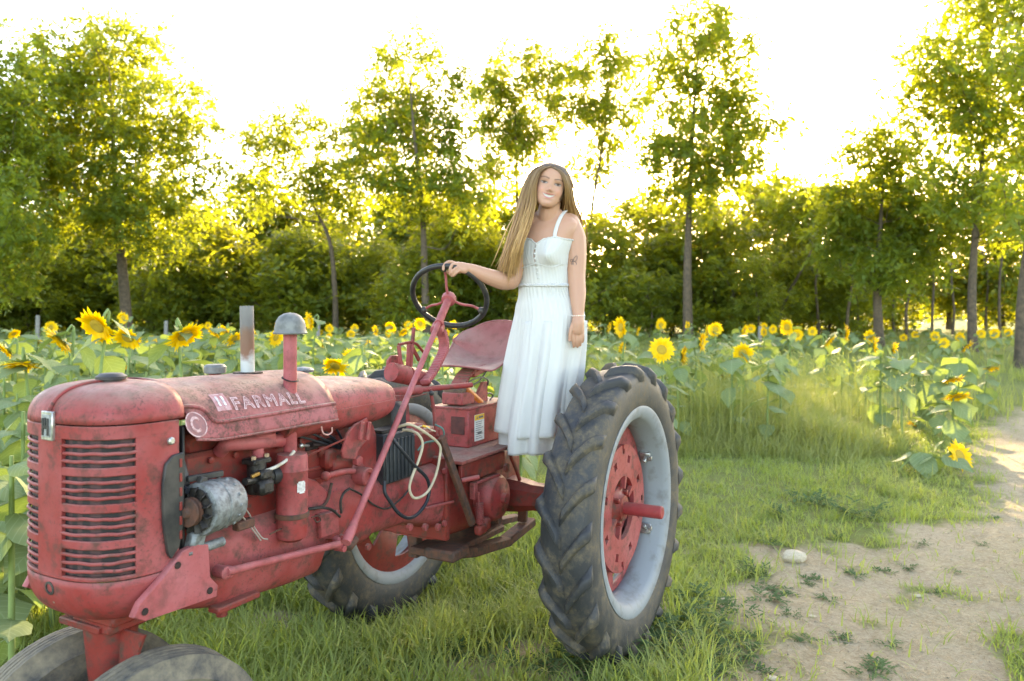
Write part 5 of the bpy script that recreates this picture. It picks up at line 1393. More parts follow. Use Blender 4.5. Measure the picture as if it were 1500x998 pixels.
tall_tree('thin bare-stemmed tree just right of the person', 40, [(856, 500), (860, 400), (868, 300), (885, 200), (895, 100)], [(885, 80, 42, 38), (850, 140, 40, 48), (905, 170, 42, 46), (880, 230, 46, 34), (925, 110, 26, 34)], .15, 1.0, seed=8)
tall_tree('tallest full-crowned tree right of the middle with a straight trunk', 33, [(1008, 510), (1007, 400), (1010, 300), (1016, 170), (1025, 50)], [(1015, 35, 58, 45), (1065, 80, 48, 46), (990, 120, 52, 50), (1045, 150, 60, 46), (1105, 185, 52, 40), (1020, 215, 75, 45), (965, 200, 30, 50), (1085, 235, 46, 28), (1010, 280, 66, 40)], .22, .98, seed=9)
tall_tree('dark dense round-topped tree left of the far right tree', 30, [(1288, 512), (1285, 420), (1290, 330), (1295, 230)], [(1290, 215, 60, 38), (1250, 270, 50, 45), (1340, 260, 55, 48), (1290, 310, 85, 50), (1235, 340, 45, 50), (1350, 340, 60, 50), (1300, 390, 70, 40)], .20, 1.0, seed=10)
tall_tree('large overhanging tree at the upper right with a pale slim trunk', 27, [(1425, 515), (1424, 420), (1432, 300), (1445, 160), (1455, 20)], [(1450, 20, 75, 50), (1370, 95, 65, 38), (1470, 110, 75, 55), (1400, 170, 70, 45), (1480, 220, 70, 60), (1410, 270, 55, 50), (1460, 320, 70, 45), (1335, 150, 40, 34)], .17, 1.1, seed=11)
tall_tree('thick pale trunk at the right edge of the picture', 21, [(1497, 530), (1500, 420), (1520, 250), (1540, 60)], [(1550, 60, 90, 80), (1580, 200, 80, 100), (1545, 300, 70, 70)], .20, .6, seed=12)
tall_tree('leaning bare-trunked tree between the dark tree and the tallest tree', 36, [(1130, 500), (1150, 440), (1180, 385), (1205, 330)], [(1200, 300, 50, 38), (1150, 310, 40, 34), (1235, 330, 40, 40)], .12, 1.0, seed=13)
# understory: four kinds, copied
ORD = lambda n: '%d%s' % (n, 'th' if 10 < n % 100 < 14 else {1: 'st', 2: 'nd', 3: 'rd'}.get(n % 10, 'th'))
UND = []
for k in range(4):
    rng = np.random.default_rng(40 + k); H = (4.6, 5.6, 4.8, 6.4)[k]
    lob = [((rng.normal() * .9, rng.normal() * .9, H * f), (1.35 * (1.15 - .5 * f), 1.35 * (1.15 - .5 * f), H * .17)) for f in (.22, .38, .52, .66, .80, .90) for _ in range(2)]
    C = fill_lobes(lob, (.48, .48, .34, .34)[k], rng); R = .48 * (.6 + .7 * rng.random(len(C)))
    trm = branches([Vector((0, 0, 0)), Vector((rng.normal() * .2, 0, H * .35)), Vector((rng.normal() * .4, rng.normal() * .3, H * .85))], .09, [Vector(c) for c in C], rng).mesh('trunk', BARK, 60)
    V, F, tint = leaf_cloud(C, R, 117, .23, rng, .2)
    UND.append((trm, mesh_np('crown', V, F, LEAF_B, smooth=False, attrs={'tint': tint}), H))
US = random.Random(77)
UL = 'leafy understory tree standing in the dense row below the tall trees'
U_ALL = []
def understory(px, top, depth, k=None, kx=1.0):
    k = (US.randrange(2) if px < 780 else 2 + US.randrange(2)) if k is None else k; trm, crm, H = UND[k]
    x = (px - 750) / FPX * depth; z0 = float(gz([x], [depth])[0]); h = CAM_H - (top - YH) / FPX * depth - z0
    o = empty('understory_tree', (x, depth, z0), US.random() * 6.3); s_ = h / H; o.scale = (s_ * kx, s_ * kx, s_)
    tag(o, UL, 'tree', 'understory trees below the tall trees')
    obj('trunk', trm, o); obj('crown', crm, o); U_ALL.append((px, depth, o))
for px in range(-60, 1290, 60):
    understory(px + US.uniform(-18, 18), US.uniform(305, 372), US.uniform(37, 43), kx=US.uniform(1.0, 1.3))
for px in list(range(-90, 780, 95)):
    understory(px + US.uniform(-20, 20), US.uniform(262, 315), US.uniform(50, 58), kx=US.uniform(1.0, 1.25))
for px, tp, d in ((1075, 268, 45), (1165, 262, 46), (1230, 280, 44), (1310, 300, 46), (1390, 290, 46), (1470, 300, 46), (1545, 280, 45), (925, 290, 44), (985, 300, 45), (1110, 375, 34), (950, 400, 35)):
    understory(px, tp, d, kx=1.2)
for px, d in ((1330, 34), (1365, 38), (1395, 41), (1445, 43), (1240, 35), (1200, 37), (1465, 36), (1310, 42)):
    b = Vector(((px - 750) / FPX * d, d, 0)); m = MB()
    m.tube(smooth_path([(0, 0, -.2), (US.uniform(-.1, .1), 0, 1.2), (US.uniform(-.3, .3), 0, 2.8), (US.uniform(-.5, .5), 0, 4.5)], 4), [.075 - .003 * j for j in range(13)], 7)
    o = m.build('sapling_trunk', BARK, None); o.location = b; tag(o, 'thin bare young trunk under the trees at the right, %s from the left' % ORD(1 + sorted((1330, 1365, 1395, 1445, 1240, 1200, 1465, 1310)).index(px)), 'tree trunk', 'thin young trunks under the right-hand trees')
for far, nm in ((False, 'front'), (True, 'rear')):
    for n_, (px, d, o) in enumerate(sorted([u for u in U_ALL if (u[1] > 43.5) == far], key=lambda u: u[0])):
        o['label'] = 'leafy understory tree, %s from the left edge in the %s row below the tall trees' % (ORD(n_ + 1), nm)
# far wood beyond the field, one mass
rng = np.random.default_rng(99); nC = 900
C = np.stack([rng.uniform(-75, 75, nC), rng.uniform(82, 100, nC), rng.random(nC) ** 1.2 * 3.2 + .2], 1)
V, F, tint = leaf_cloud(C, 1.2 * (.6 + .7 * rng.random(nC)), 54, .6, rng, .1)
tag(obj('far_wood', mesh_np('far_wood', V, F, LEAF_B, smooth=False, attrs={'tint': tint})), 'distant wood beyond the far meadow', 'wood', kind='stuff')
# ================================================================ sunflowers
SL_M = leafy('sunflower_leaf', (.140, .195, .085), (.170, .215, .095), (.32, .42, .07), c2=(.195, .240, .125), tmix=.27, rough=.7, spec=.2)
_t = SL_M.node_tree; _b = _t.nodes['Principled BSDF']; _lk = _b.inputs['Base Color'].links[0]; _src = _lk.from_socket
def _n(ty, **kw):
    n = _t.nodes.new(ty)
    for k, v in kw.items(): setattr(n, k, v)
    return n
_tc = _n('ShaderNodeTexCoord'); _sx = _n('ShaderNodeSeparateXYZ'); _t.links.new(_tc.outputs['Object'], _sx.inputs[0])
def _m(op, a, b):
    n = _n('ShaderNodeMath', operation=op)
    for i, v in ((0, a), (1, b)):
        if isinstance(v, (int, float)): n.inputs[i].default_value = v
        elif v is not None: _t.links.new(v, n.inputs[i])
    return n.outputs[0]
_ay = _m('ABSOLUTE', _sx.outputs[1], None)
_vein = _m('GREATER_THAN', _m('SINE', _m('MULTIPLY', _m('SUBTRACT', _sx.outputs[0], _m('MULTIPLY', _ay, .75)), 42.0), None), .88)
_mid = _m('LESS_THAN', _ay, .014)
_vm = _n('ShaderNodeMix', data_type='RGBA'); _t.links.new(_m('MULTIPLY', _m('MAXIMUM', _vein, _mid), .45), _vm.inputs[0]); _t.links.new(_src, _vm.inputs[6]); _vm.inputs[7].default_value = (.30, .36, .20, 1)
_t.links.new(_vm.outputs[2], _b.inputs['Base Color'])
ST_M = simple('sunflower_stem', (.20, .27, .085), (.14, .20, .06), 12, .7)
PE_M = leafy('sunflower_petal', (.88, .57, .012), (.84, .50, .01), (.9, .62, .015), c2=(.9, .64, .03), tmix=.35, rough=.6, spec=.2)
DI_M = simple('sunflower_disc', (.50, .33, .03), (.30, .19, .02), 90, .9, 0, .6)
SE_M = leafy('sunflower_sepal', (.12, .20, .06), (.1, .16, .05), (.24, .33, .05), tmix=.25)
SR = random.Random(4)
def leaf_mesh(sd):
    rr = random.Random(sd); V = []; F = []; n = 7; W = [.0, .30, .46, .49, .42, .28, .12, .0]
    curl = rr.uniform(.25, .6); tw = rr.uniform(-.3, .3); tint = []
    for i in range(n + 1):
        f = i / n
        for j in range(5):
            v = (j - 2) / 2; w = W[i] * (.9 + .2 * rr.random()) if 0 < i < n else .01
            x = f - (.10 * abs(v) * (1 - f) if i < 3 else 0) + (.05 * abs(v) if i == 1 else 0) * -1.6
            y = w * v; z = -curl * f * f * .75 + .10 * abs(v) * w * 2 - .22 * (abs(v) ** 2) * w * (1 if sd % 2 else .3) + .035 * math.sin(f * 9 + v * 5 + sd) * abs(v)
            V.append((x, y + tw * f * f * .2, z)); tint.append(min(1, max(0, rr.random() * .5 + (.5 if j == 2 else .15))))
    for i in range(n):
        for j in range(4): F.append((i * 5 + j, (i + 1) * 5 + j, (i + 1) * 5 + j + 1, i * 5 + j + 1))
    return mesh_np('leaf', np.array(V), np.array(F), SL_M, attrs={'tint': np.array(tint)})
LEAVES = [leaf_mesh(k) for k in range(6)]
def petals_mesh(sd, open_=1.0):
    rr = random.Random(sd); V = []; F = []; tint = []
    for ring, (cnt, r0, L, lift) in enumerate(((30, .33, .68, .10), (28, .30, .58, .32))):
        for k in range(cnt):
            a = 2 * math.pi * (k + .5 * ring + rr.uniform(-.3, .3)) / cnt; l = L * rr.uniform(.75, 1.15); w = .11 * rr.uniform(.8, 1.25); up = lift + rr.uniform(-.16, .2); cu = rr.uniform(-.25, .25)
            b = len(V); c0 = rr.random()
            for (f, ww) in ((0, .45), (.35, 1), (.7, .85), (1, .06)):
                for s_ in (-1, 1):
                    r = r0 + l * f * math.cos(up); h = l * f * math.sin(up) + cu * f * f * l
                    V.append((r * math.cos(a) - s_ * w * ww * math.sin(a), r * math.sin(a) + s_ * w * ww * math.cos(a), h + .03 * ww)); tint.append(c0)
            for q2 in range(3): F.append((b + 2 * q2, b + 2 * q2 + 1, b + 2 * q2 + 3, b + 2 * q2 + 2))
    return mesh_np('petals', np.array(V), np.array(F), PE_M, attrs={'tint': np.array(tint)})
PETALS = [petals_mesh(k) for k in range(4)]
m = MB(); m.lathe([(.02, -.10), (.22, -.09), (.34, -.03), (.38, .03), (.35, .08), (.26, .12), (.14, .10), (.01, .085)], (0, 0, 0), (0, 0, 1), 20); DISC = m.mesh('disc', DI_M, 60)
def sepals():
    rr = random.Random(8); V = []; F = []; tint = []
    for k in range(18):
        a = 2 * math.pi * k / 18 + rr.uniform(-.1, .1); b = len(V); l = rr.uniform(.35, .55); dn = rr.uniform(-.3, .05)
        for f, w in ((0, .10), (.5, .10), (1, .01)):
            for s_ in (-1, 1):
                r = .30 + l * f; V.append((r * math.cos(a) - s_ * w * math.sin(a), r * math.sin(a) + s_ * w * math.cos(a), -.09 + dn * f * l)); tint.append(rr.random())
        F += [(b, b + 1, b + 3, b + 2), (b + 2, b + 3, b + 5, b + 4)]
    b = len(V)
    for k in range(12): V.append((.34 * math.cos(k * math.pi / 6), .34 * math.sin(k * math.pi / 6), -.08)); tint.append(.4)
    V.append((0, 0, -.17)); tint.append(.3)
    F3 = np.array([(b + k, b + (k + 1) % 12, b + 12) for k in range(12)])
    return mesh_np('sepals', np.array(V), [np.array(F), F3], SE_M, attrs={'tint': np.array(tint)})
SEPALS = sepals()
FACE = {'cam': (-.1, -1, -.12), 'camdown': (-.15, -.8, -.55), 'camup': (.1, -.8, .35), 'left': (-.9, -.45, -.15), 'right': (.9, -.45, -.1), 'down': (.15, -.35, -1), 'leftdown': (-.7, -.3, -.75), 'rightdown': (.7, -.35, -.75), 'up': (.2, -.4, .9), 'back': (.3, .9, -.1), 'backdown': (.3, .6, -.8)}
def add_leaf(parent, p, az, L, pitch, name='leaf'):
    o = obj(name, LEAVES[SR.randrange(6)], parent); o.location = p; o.rotation_euler = (SR.uniform(-.35, .35), pitch, az); o.scale = (L, L * SR.uniform(.85, 1.15), L); return o
def sunflower(head, hd, face, label, group=None, leaves=9, leaf_l=.21, base=None, fall=False, sep=True):
    """head: world position of the flower (None: leafy plant of height hd)"""
    if face is not None:
        n = Vector(FACE[face]) if isinstance(face, str) else Vector(face)
        n = (n + Vector((SR.gauss(0, .10), SR.gauss(0, .10), SR.gauss(0, .08)))).normalized()
        neck = head - n * hd * .12
        if base is None: base = Vector((head.x + SR.uniform(-.05, .05) - n.x * .12, head.y + .06 + SR.uniform(0, .08), 0))
    else:
        base = Vector((head.x, head.y, 0)); neck = head; n = Vector((0, 0, 1))
    base.z = float(gz([base.x], [base.y])[0])
    o = empty('sunflower', base); tag(o, label, 'sunflower', group)
    nk = neck - base
    top = Vector((nk.x - n.x * .10, nk.y - n.y * .10, nk.z - n.z * .06 + (.05 if n.z < .2 else -.02))) if face is not None else nk * .9
    pth = [Vector((0, 0, -.03)), Vector((nk.x * .15 + SR.uniform(-.02, .02), nk.y * .15, nk.z * .35)), Vector((nk.x * .5, nk.y * .5, nk.z * .75)), top, nk]
    if fall: pth = [Vector((0, 0, 0)), Vector((nk.x * .3, nk.y * .3, .16)), Vector((nk.x * .7, nk.y * .7, .15)), nk]
    P = smooth_path(pth, 4); m = MB(); m.tube(P, [.014 * (1 - .45 * i / (len(P) - 1)) * (1.15 if nk.z > 1 else .9) for i in range(len(P))], 6); m.build('stem', ST_M, o, 70)
    if face is not None:
        h = empty('flower_head'); h.parent = o; h.location = nk + n * hd * .05; h.rotation_mode = 'QUATERNION'; h.rotation_quaternion = n.to_track_quat('Z', 'Y') @ Quaternion((0, 0, 1), SR.random() * 6); k = hd / 2 * 1.0; h.scale = (k, k, k)
        obj('petals', PETALS[SR.randrange(4)], h); obj('disc', DISC, h)
        if sep: obj('sepals', SEPALS, h)
    a0 = SR.random() * 6.3; H = max(nk.z, .3)
    for k in range(leaves):
        f = .18 + (.58 if face is not None else .76) * (k + .5) / leaves; i = min(int(f * (len(P) - 1)), len(P) - 1)
        L = leaf_l * (1.15 - .45 * abs(f - .5) * 1.6) * SR.uniform(.8, 1.2); az = a0 + k * 2.4 + SR.uniform(-.4, .4)
        pe = SR.uniform(.03, .10); p = P[i] + Vector((math.cos(az), math.sin(az), .5)) * pe
        m = MB(); 
        add_leaf(o, P[i] + Vector((math.cos(az), math.sin(az), .45)) * pe * .6, az, L, SR.uniform(-.1, .85))
    return o
def at_head(px, py, size, dia=.23):
    d = FPX * dia / size; p = at_depth(px, py, d); return p
BLOOM = 'sunflowers in bloom across the field'
def S(px, py, size, face, label, dia=.23, **kw):
    p = at_head(px, py, size, dia); dia *= 1.18 if px < 860 else 1.32
    return sunflower(p, dia, face, label, BLOOM, **kw)
SR.seed(12)
S(140, 480, 54, 'camdown', 'largest sunflower head, facing the camera above the tractor nose', .25, leaves=10)
S(86, 501, 46, 'leftdown', 'drooping sunflower just left of the largest head', .24)
S(186, 497, 38, 'camdown', 'ragged sunflower just right of the largest head')
S(272, 494, 50, 'rightdown', 'sunflower with an upright heart-shaped leaf standing above its head', .25)
S(32, 537, 44, 'down', 'sunflower hanging face down near the left edge, petals like a fringe', .24)
S(8, 516, 36, 'leftdown', 'sunflower cut by the left edge above the hanging one')
S(178, 543, 30, 'backdown', 'sunflower turned away showing its dark back, above the radiator cap', .22)
S(180, 466, 16, 'cam', 'small round sunflower standing high behind the largest head', .2)
S(150, 491, 15, 'cam', 'small sunflower tucked under the right of the largest head', .15)
S(75, 480, 18, 'right', 'small distant sunflower near the left fence post')
S(452, 471, 26, 'left', 'sunflower peeking out right of the domed intake cap')
S(405, 495, 24, 'right', 'sunflower left of the domed intake cap')
S(312, 488, 24, 'leftdown', 'left one of two sunflowers left of the exhaust pipe')
S(328, 486, 22, 'camdown', 'right one of two sunflowers left of the exhaust pipe')
S(344, 497, 24, 'rightdown', 'low flat sunflower close to the exhaust pipe on its left')
S(490, 538, 34, 'camdown', 'bright sunflower low over the fuel tank')
S(515, 525, 26, 'cam', 'sunflower right behind the bright one over the fuel tank')
S(540, 505, 14, 'right', 'small sunflower above the rear of the fuel tank')
S(612, 474, 14, 'right', 'small sunflower seen through the lower steering wheel')
S(672, 497, 14, 'cam', 'small sunflower right under the steering wheel rim')
S(632, 497, 18, 'rightdown', 'sunflower behind the steering column collar')
S(703, 556, 24, 'camdown', 'sunflower under the seat beside the orange shock absorber')
S(735, 570, 26, 'down', 'drooping sunflower between the seat and the white dress')
S(10, 795, 62, 'rightdown', 'low sunflower bending over at the left edge beside the grille', .22, leaves=7)
S(908, 480, 26, 'left', 'upper sunflower right of the person, above the big tyre')
S(970, 512, 31, 'camup', 'open sunflower facing up above the right side of the big tyre')
S(1003, 521, 26, 'right', 'sunflower seen edge on, right of the open one')
S(1030, 502, 26, 'right', 'slanted sunflower second right of the open one')
S(1088, 518, 24, 'cam', 'round sunflower facing the camera in the tall grass')
S(1048, 483, 17, 'cam', 'sunflower above and left of the round one in the grass')
S(1152, 480, 20, 'left', 'left sunflower of the far pair near the middle right')
S(1168, 491, 15, 'cam', 'right sunflower of the far pair near the middle right')
S(1216, 500, 22, 'rightdown', 'sunflower on a tall bare stem in the right grass')
S(1241, 489, 22, 'right', 'double-looking sunflower right of the tall bare stem')
S(1274, 494, 17, 'left', 'smaller sunflower left of the bright upright one')
S(1283, 506, 24, 'right', 'bright upright sunflower seen edge on at the right')
S(1311, 513, 22, 'right', 'tilted sunflower just right of the bright upright one')
S(1383, 503, 14, 'cam', 'small sunflower high in the right background')
S(1417, 509, 21, 'rightdown', 'topmost sunflower of the clump beside the track')
S(1452, 541, 24, 'down', 'sunflower hanging from a bent pale stem nearest the track')
S(1396, 558, 28, 'down', 'upper of two hanging sunflowers in the clump beside the track')
S(1402, 583, 32, 'down', 'lower of two hanging sunflowers in the clump beside the track')
S(1338, 625, 17, 'leftdown', 'small low sunflower left of the clump beside the track', .15, leaves=6, leaf_l=.18)
fl = ground_at(1392, 694); S1 = sunflower(Vector((fl.x + .08, fl.y - .05, .19)), .32, (.35, -.8, .35), 'fallen sunflower lying on the grass beside the track', BLOOM, leaves=6, leaf_l=.22, base=Vector((fl.x - .50, fl.y + .05, 0)), fall=True)
S(935, 486, 12, 'right', 'tiny far sunflower above the tyre top')
S(968, 471, 9, 'cam', 'tiny far sunflower left of the tallest tree trunk')
S(1007, 477, 11, 'left', 'tiny far sunflower before the tallest tree trunk')
S(1100, 482, 12, 'cam', 'tiny far sunflower right of the tallest tree trunk')
S(1060, 551, 20, 'down', 'hanging sunflower low in the tall grass')
S(1190, 486, 12, 'cam', 'tiny far sunflower between the pair and the tall stem')
for px in (1325, 1345, 1372, 1402, 1440, 1462, 1480): S(px + SR.uniform(-5, 5), SR.uniform(487, 496), SR.uniform(9, 13), 'cam', 'tiny far sunflower in the row under the right-hand trees')
for _ in range(46):
    px = SR.uniform(5, 745); S(px, SR.uniform(474, 505), SR.uniform(9, 17), SR.choice(['cam', 'left', 'right', 'rightdown', 'camdown']), 'small sunflower in bloom among the leaves behind the tractor', leaves=6)
for _ in range(14):
    px = SR.uniform(870, 1140); S(px, SR.uniform(474, 530), SR.uniform(10, 17), SR.choice(['cam', 'left', 'right', 'rightdown', 'camdown']), 'small sunflower in bloom beyond the rear tyre', leaves=6)
# leafy plants without an open flower
def clear(x, y):
    q2 = w2t((x, y, 0)); return not (-1.0 < q2.x < 2.75 and -1.15 < q2.y < 1.3)
LF = 'leafy sunflower plant without an open flower'
cnt = 0
while cnt < 150:
    y = 3.0 + 13 * SR.random() ** 1.25; x = SR.uniform(-.72, .02) * y
    if not clear(x, y) or (y < 4.6 and x > -1.75): continue
    q2 = w2t((x, y, 0))
    if q2.y > 0: continue
    h = SR.uniform(.75, 1.0) * min(1.32, 1.70 - .040 * y) * (1 if y > 7 else .86)
    sunflower(Vector((x, y, h)), h, None, LF + ' in the field behind the tractor', 'leafy sunflowers behind the tractor', leaves=10, leaf_l=SR.uniform(.17, .25)); cnt += 1
cnt = 0
while cnt < 22:
    y = SR.uniform(8.6, 15); x = SR.uniform(.08, .34) * y
    h = SR.uniform(.7, 1.0) * min(1.15, 1.69 - .040 * y)
    sunflower(Vector((x, y, h)), h, None, LF + ' in the grass beyond the rear tyre', 'leafy sunflowers beyond the rear tyre', leaves=8, leaf_l=SR.uniform(.18, .26)); cnt += 1
for k_, (px, y) in enumerate(((1290, 9.9), (1322, 9.6), (1345, 10.2), (1370, 10.0), (1405, 10.3))):
    x = (px - 750) / FPX * y; h = SR.uniform(.8, 1.05); sunflower(Vector((x, y, h)), h, None, 'leafy sunflower plant in the clump beside the track, %s from the left' % ORD(k_ + 1), 'leafy sunflowers beside the track', leaves=9, leaf_l=.26)
# far part of the field as one mass of plants
rng = np.random.default_rng(31); Vs, Fs, Ts = [], [], []; nb = 0
lv = []
for me in LEAVES:
    a = np.empty(len(me.vertices) * 3, np.float32); me.vertices.foreach_get('co', a); lv.append(a.reshape(-1, 3))
fq = np.array([p.vertices[:] for p in LEAVES[0].polygons])
for _ in range(620):
    y = 13 + 24 * rng.random(); x = rng.uniform(-.75, .30 if y < 24 else .55) * y
    if x > .05 * y and rng.random() < .45: continue
    h = rng.uniform(.75, 1.0) * max(.55, min(1.25, 1.69 - .040 * y))
    for k in range(8):
        az = rng.random() * 6.3; L = rng.uniform(.2, .32); v = lv[rng.integers(6)] * L; pt = rng.uniform(-.2, .6)
        c1, s1 = math.cos(pt), math.sin(pt); v = np.stack([v[:, 0] * c1 + v[:, 2] * s1, v[:, 1], -v[:, 0] * s1 + v[:, 2] * c1], 1)
        c2, s2 = math.cos(az), math.sin(az); v = np.stack([v[:, 0] * c2 - v[:, 1] * s2, v[:, 0] * s2 + v[:, 1] * c2, v[:, 2]], 1)
        Vs.append(v + np.array([x + .06 * c2, y + .06 * s2, h * (.25 + .72 * k / 7)])); Fs.append(fq + nb); Ts.append(np.full(len(v), rng.random())); nb += len(v)
tag(obj('sunflower_field', mesh_np('sunflower_field', np.concatenate(Vs), np.concatenate(Fs), SL_M, attrs={'tint': np.concatenate(Ts)})), 'dense far mass of sunflower leaves reaching to the trees', 'sunflower field', kind='stuff')
# ================================================================ grass, weeds, stones, posts
GRASS = leafy('grass_blade', (.155, .23, .047), (.21, .255, .065), (.46, .54, .07), c2=(.27, .29, .12), tmix=.36, rough=.55, spec=.3)
STRAW = leafy('tall_grass_blade', (.165, .22, .052), (.22, .25, .075), (.42, .46, .065), c2=(.31, .305, .12), tmix=.32, rough=.6, spec=.25)
def blades(x, y, h, w, lean, rng, seg=3, drop=.4):
    n = len(x); az = rng.random(n) * 2 * np.pi; bz = az + np.pi / 2 + rng.normal(size=n) * .4
    z0 = gz(x, y) - .01; dx, dy = np.cos(az), np.sin(az); wx, wy = np.cos(bz), np.sin(bz)
    rows_ = []
    for k in range(seg + 1):
        f = k / seg; ln = lean * h * f ** 1.7; zz = h * (f - drop * lean * f ** 2.5); ww = w * (1 - f) ** .6 * .5
        cx, cy = x + dx * ln, y + dy * ln
        if k < seg: rows_ += [np.stack([cx - wx * ww, cy - wy * ww, z0 + zz], 1), np.stack([cx + wx * ww, cy + wy * ww, z0 + zz], 1)]
        else: rows_ += [np.stack([cx, cy, z0 + zz], 1)]
    V = np.stack(rows_, 1).reshape(-1, 3); m_ = 2 * seg + 1; b = np.arange(n)[:, None] * m_
    Q = [b + np.array([2 * k, 2 * k + 1, 2 * k + 3, 2 * k + 2]) for k in range(seg - 1)]
    T3 = b + np.array([2 * seg - 2, 2 * seg - 1, 2 * seg])
    F = ([np.concatenate(Q)] if Q else []) + [T3]
    return V, F, m_
def tufted(n, x0, x1, y0, y1, rng, spread=.05, per=14):
    """blade roots gathered in tufts, perspective-weighted towards the camera"""
    g = n // per; u = rng.random(g); ty = y0 * (y1 / y0) ** u; tx = rng.uniform(x0, x1, g)
    x = np.repeat(tx, per) + rng.normal(size=g * per) * spread; y = np.repeat(ty, per) + rng.normal(size=g * per) * spread
    return x, y
def visible(x, y, pad=.25): return (np.abs(x) < y * .66 + pad)
def grass(name, label, n, box, hr, wr, seed, mat, keep, lean=(.2, .8), spread=.05, seg=3, hmul=None):
    rng = np.random.default_rng(seed); x, y = tufted(n, *box, rng, spread)
    k = visible(x, y) & keep(x, y, rng); x, y = x[k], y[k]; m_ = len(x)
    patch_ = .55 + .9 * fbm(x, y, 1.3)
    h = rng.uniform(*hr, m_) * patch_ * (hmul(x, y) if hmul else 1); V, F, vs = blades(x, y, h, rng.uniform(*wr, m_), rng.uniform(*lean, m_), rng, seg)
    dry = np.clip(.2 + .5 * rng.random(m_) + .8 * (vnoise(x, y, .8, 3) - .5) + .5 * (rng.random(m_) < .08), 0, 1)
    tag(obj(name, mesh_np(name, V, F, mat, attrs={'tint': np.repeat(dry, vs)})), label, 'grass', kind='stuff')
def off_dirt(p): return lambda x, y, rng: dirt(x, y) + (rng.random(len(x)) - .5) * 1.0 - (rng.random(len(x)) < .02) < p
def under_tyre(x, y):
    k = np.ones(len(x), bool)
    for (X, Y, a, b) in ((0, YL, .34, .15), (0, -YR, .34, .15), (2.11, .155, .2, .09), (2.11, -.155, .2, .09)):
        q2 = t2w(X, Y, 0); dx, dy = x - q2.x, y - q2.y; lx = -_s * dx - _c * dy; ly = _c * dx - _s * dy
        k &= ~((np.abs(lx) < a) & (np.abs(ly) < b))
    return k
right_edge = lambda x, y: x < .10 * y + .55
grass('lush_grass', 'lush green grass under and in front of the tractor', 95000, (-5, 1.6, 2.35, 7.5), (.08, .24), (.006, .012), 1, GRASS, lambda x, y, r: (off_dirt(.42)(x, y, r)) & right_edge(x, y) & under_tyre(x, y), (.3, 1.0))
grass('short_grass', 'short yellowish grass between the rear tyre and the track', 120000, (.3, 9, 2.4, 11), (.04, .13), (.005, .010), 2, GRASS, lambda x, y, r: off_dirt(.52)(x, y, r) & ~right_edge(x, y) & under_tyre(x, y), (.3, 1.2))
def tall_h(x, y):
    e = np.minimum((y - 8.2) / 1.3, (4.7 + (y - 9) * .34 - x) / 2.0); return np.clip(.25 + .75 * e, .22, 1) * (.7 + .5 * vnoise(x, y, 1.6, 0))
def tall_zone(x, y): return (y > 8.4 + .7 * (vnoise(x, y, .9, 1) - .5)) & (x > .6) & (x < 4.5 + (y - 9) * .34 + .5 * (vnoise(x, y, .7, 2) - .5))
grass('tall_grass', 'tall pale grass with the right-hand sunflowers in it', 52000, (.3, 7.5, 8.0, 16), (.42, .80), (.006, .013), 3, STRAW, lambda x, y, r: tall_zone(x, y), (.2, 1.1), .13, 4, tall_h)
grass('field_grass', 'grass covering the ground among the sunflowers and up to the trees', 42000, (-26, 26, 8, 42), (.22, .5), (.012, .028), 4, STRAW, lambda x, y, r: off_dirt(.35)(x, y, r) & ((x < .1 * y) | (y > 11)), (.1, .7), .16, 2)
grass('grass_tufts', 'scattered taller grass tufts in the short turf right of the tractor', 9000, (.4, 8, 3.2, 9), (.12, .26), (.005, .010), 21, STRAW, lambda x, y, r: (off_dirt(.45)(x, y, r)) & (fbm(x, y, 1.1) > .52) & under_tyre(x, y), (.3, 1.1), .05, 3)
# seed heads on the tall grass
rng = np.random.default_rng(8); n = 900; x = rng.uniform(.8, 5.5, n); y = rng.uniform(8.6, 13, n); k = tall_zone(x, y); x, y = x[k], y[k]; n = len(x)
h = rng.uniform(.6, .95, n); V = []; F = []; tint = []
for i in range(n):
    a = rng.random() * 6.3; l = rng.uniform(.05, .14); b = len(V); z = h[i]; dx, dy = math.cos(a), math.sin(a)
    V += [(x[i] - .0012, y[i], 0), (x[i] + .0012, y[i], 0), (x[i] + dx * l * .5 + .001, y[i] + dy * l * .5, z), (x[i] + dx * l * .5 - .001, y[i] + dy * l * .5, z)]
    F.append((b, b + 1, b + 2, b + 3)); p = (x[i] + dx * l * .5, y[i] + dy * l * .5, z); b = len(V)
    V += [p, (p[0] + dx * .03 + .009, p[1] + dy * .03, p[2] + .03), (p[0] + dx * .07, p[1] + dy * .07, p[2] + .05), (p[0] + dx * .03 - .009, p[1] + dy * .03, p[2] + .025)]; F.append((b, b + 1, b + 2, b + 3)); tint += [.9] * 8
tag(obj('grass_seed_heads', mesh_np('grass_seed_heads', np.array(V), np.array(F), STRAW, attrs={'tint': np.array(tint)})), 'thin seed heads nodding over the tall grass', 'grass', kind='stuff')
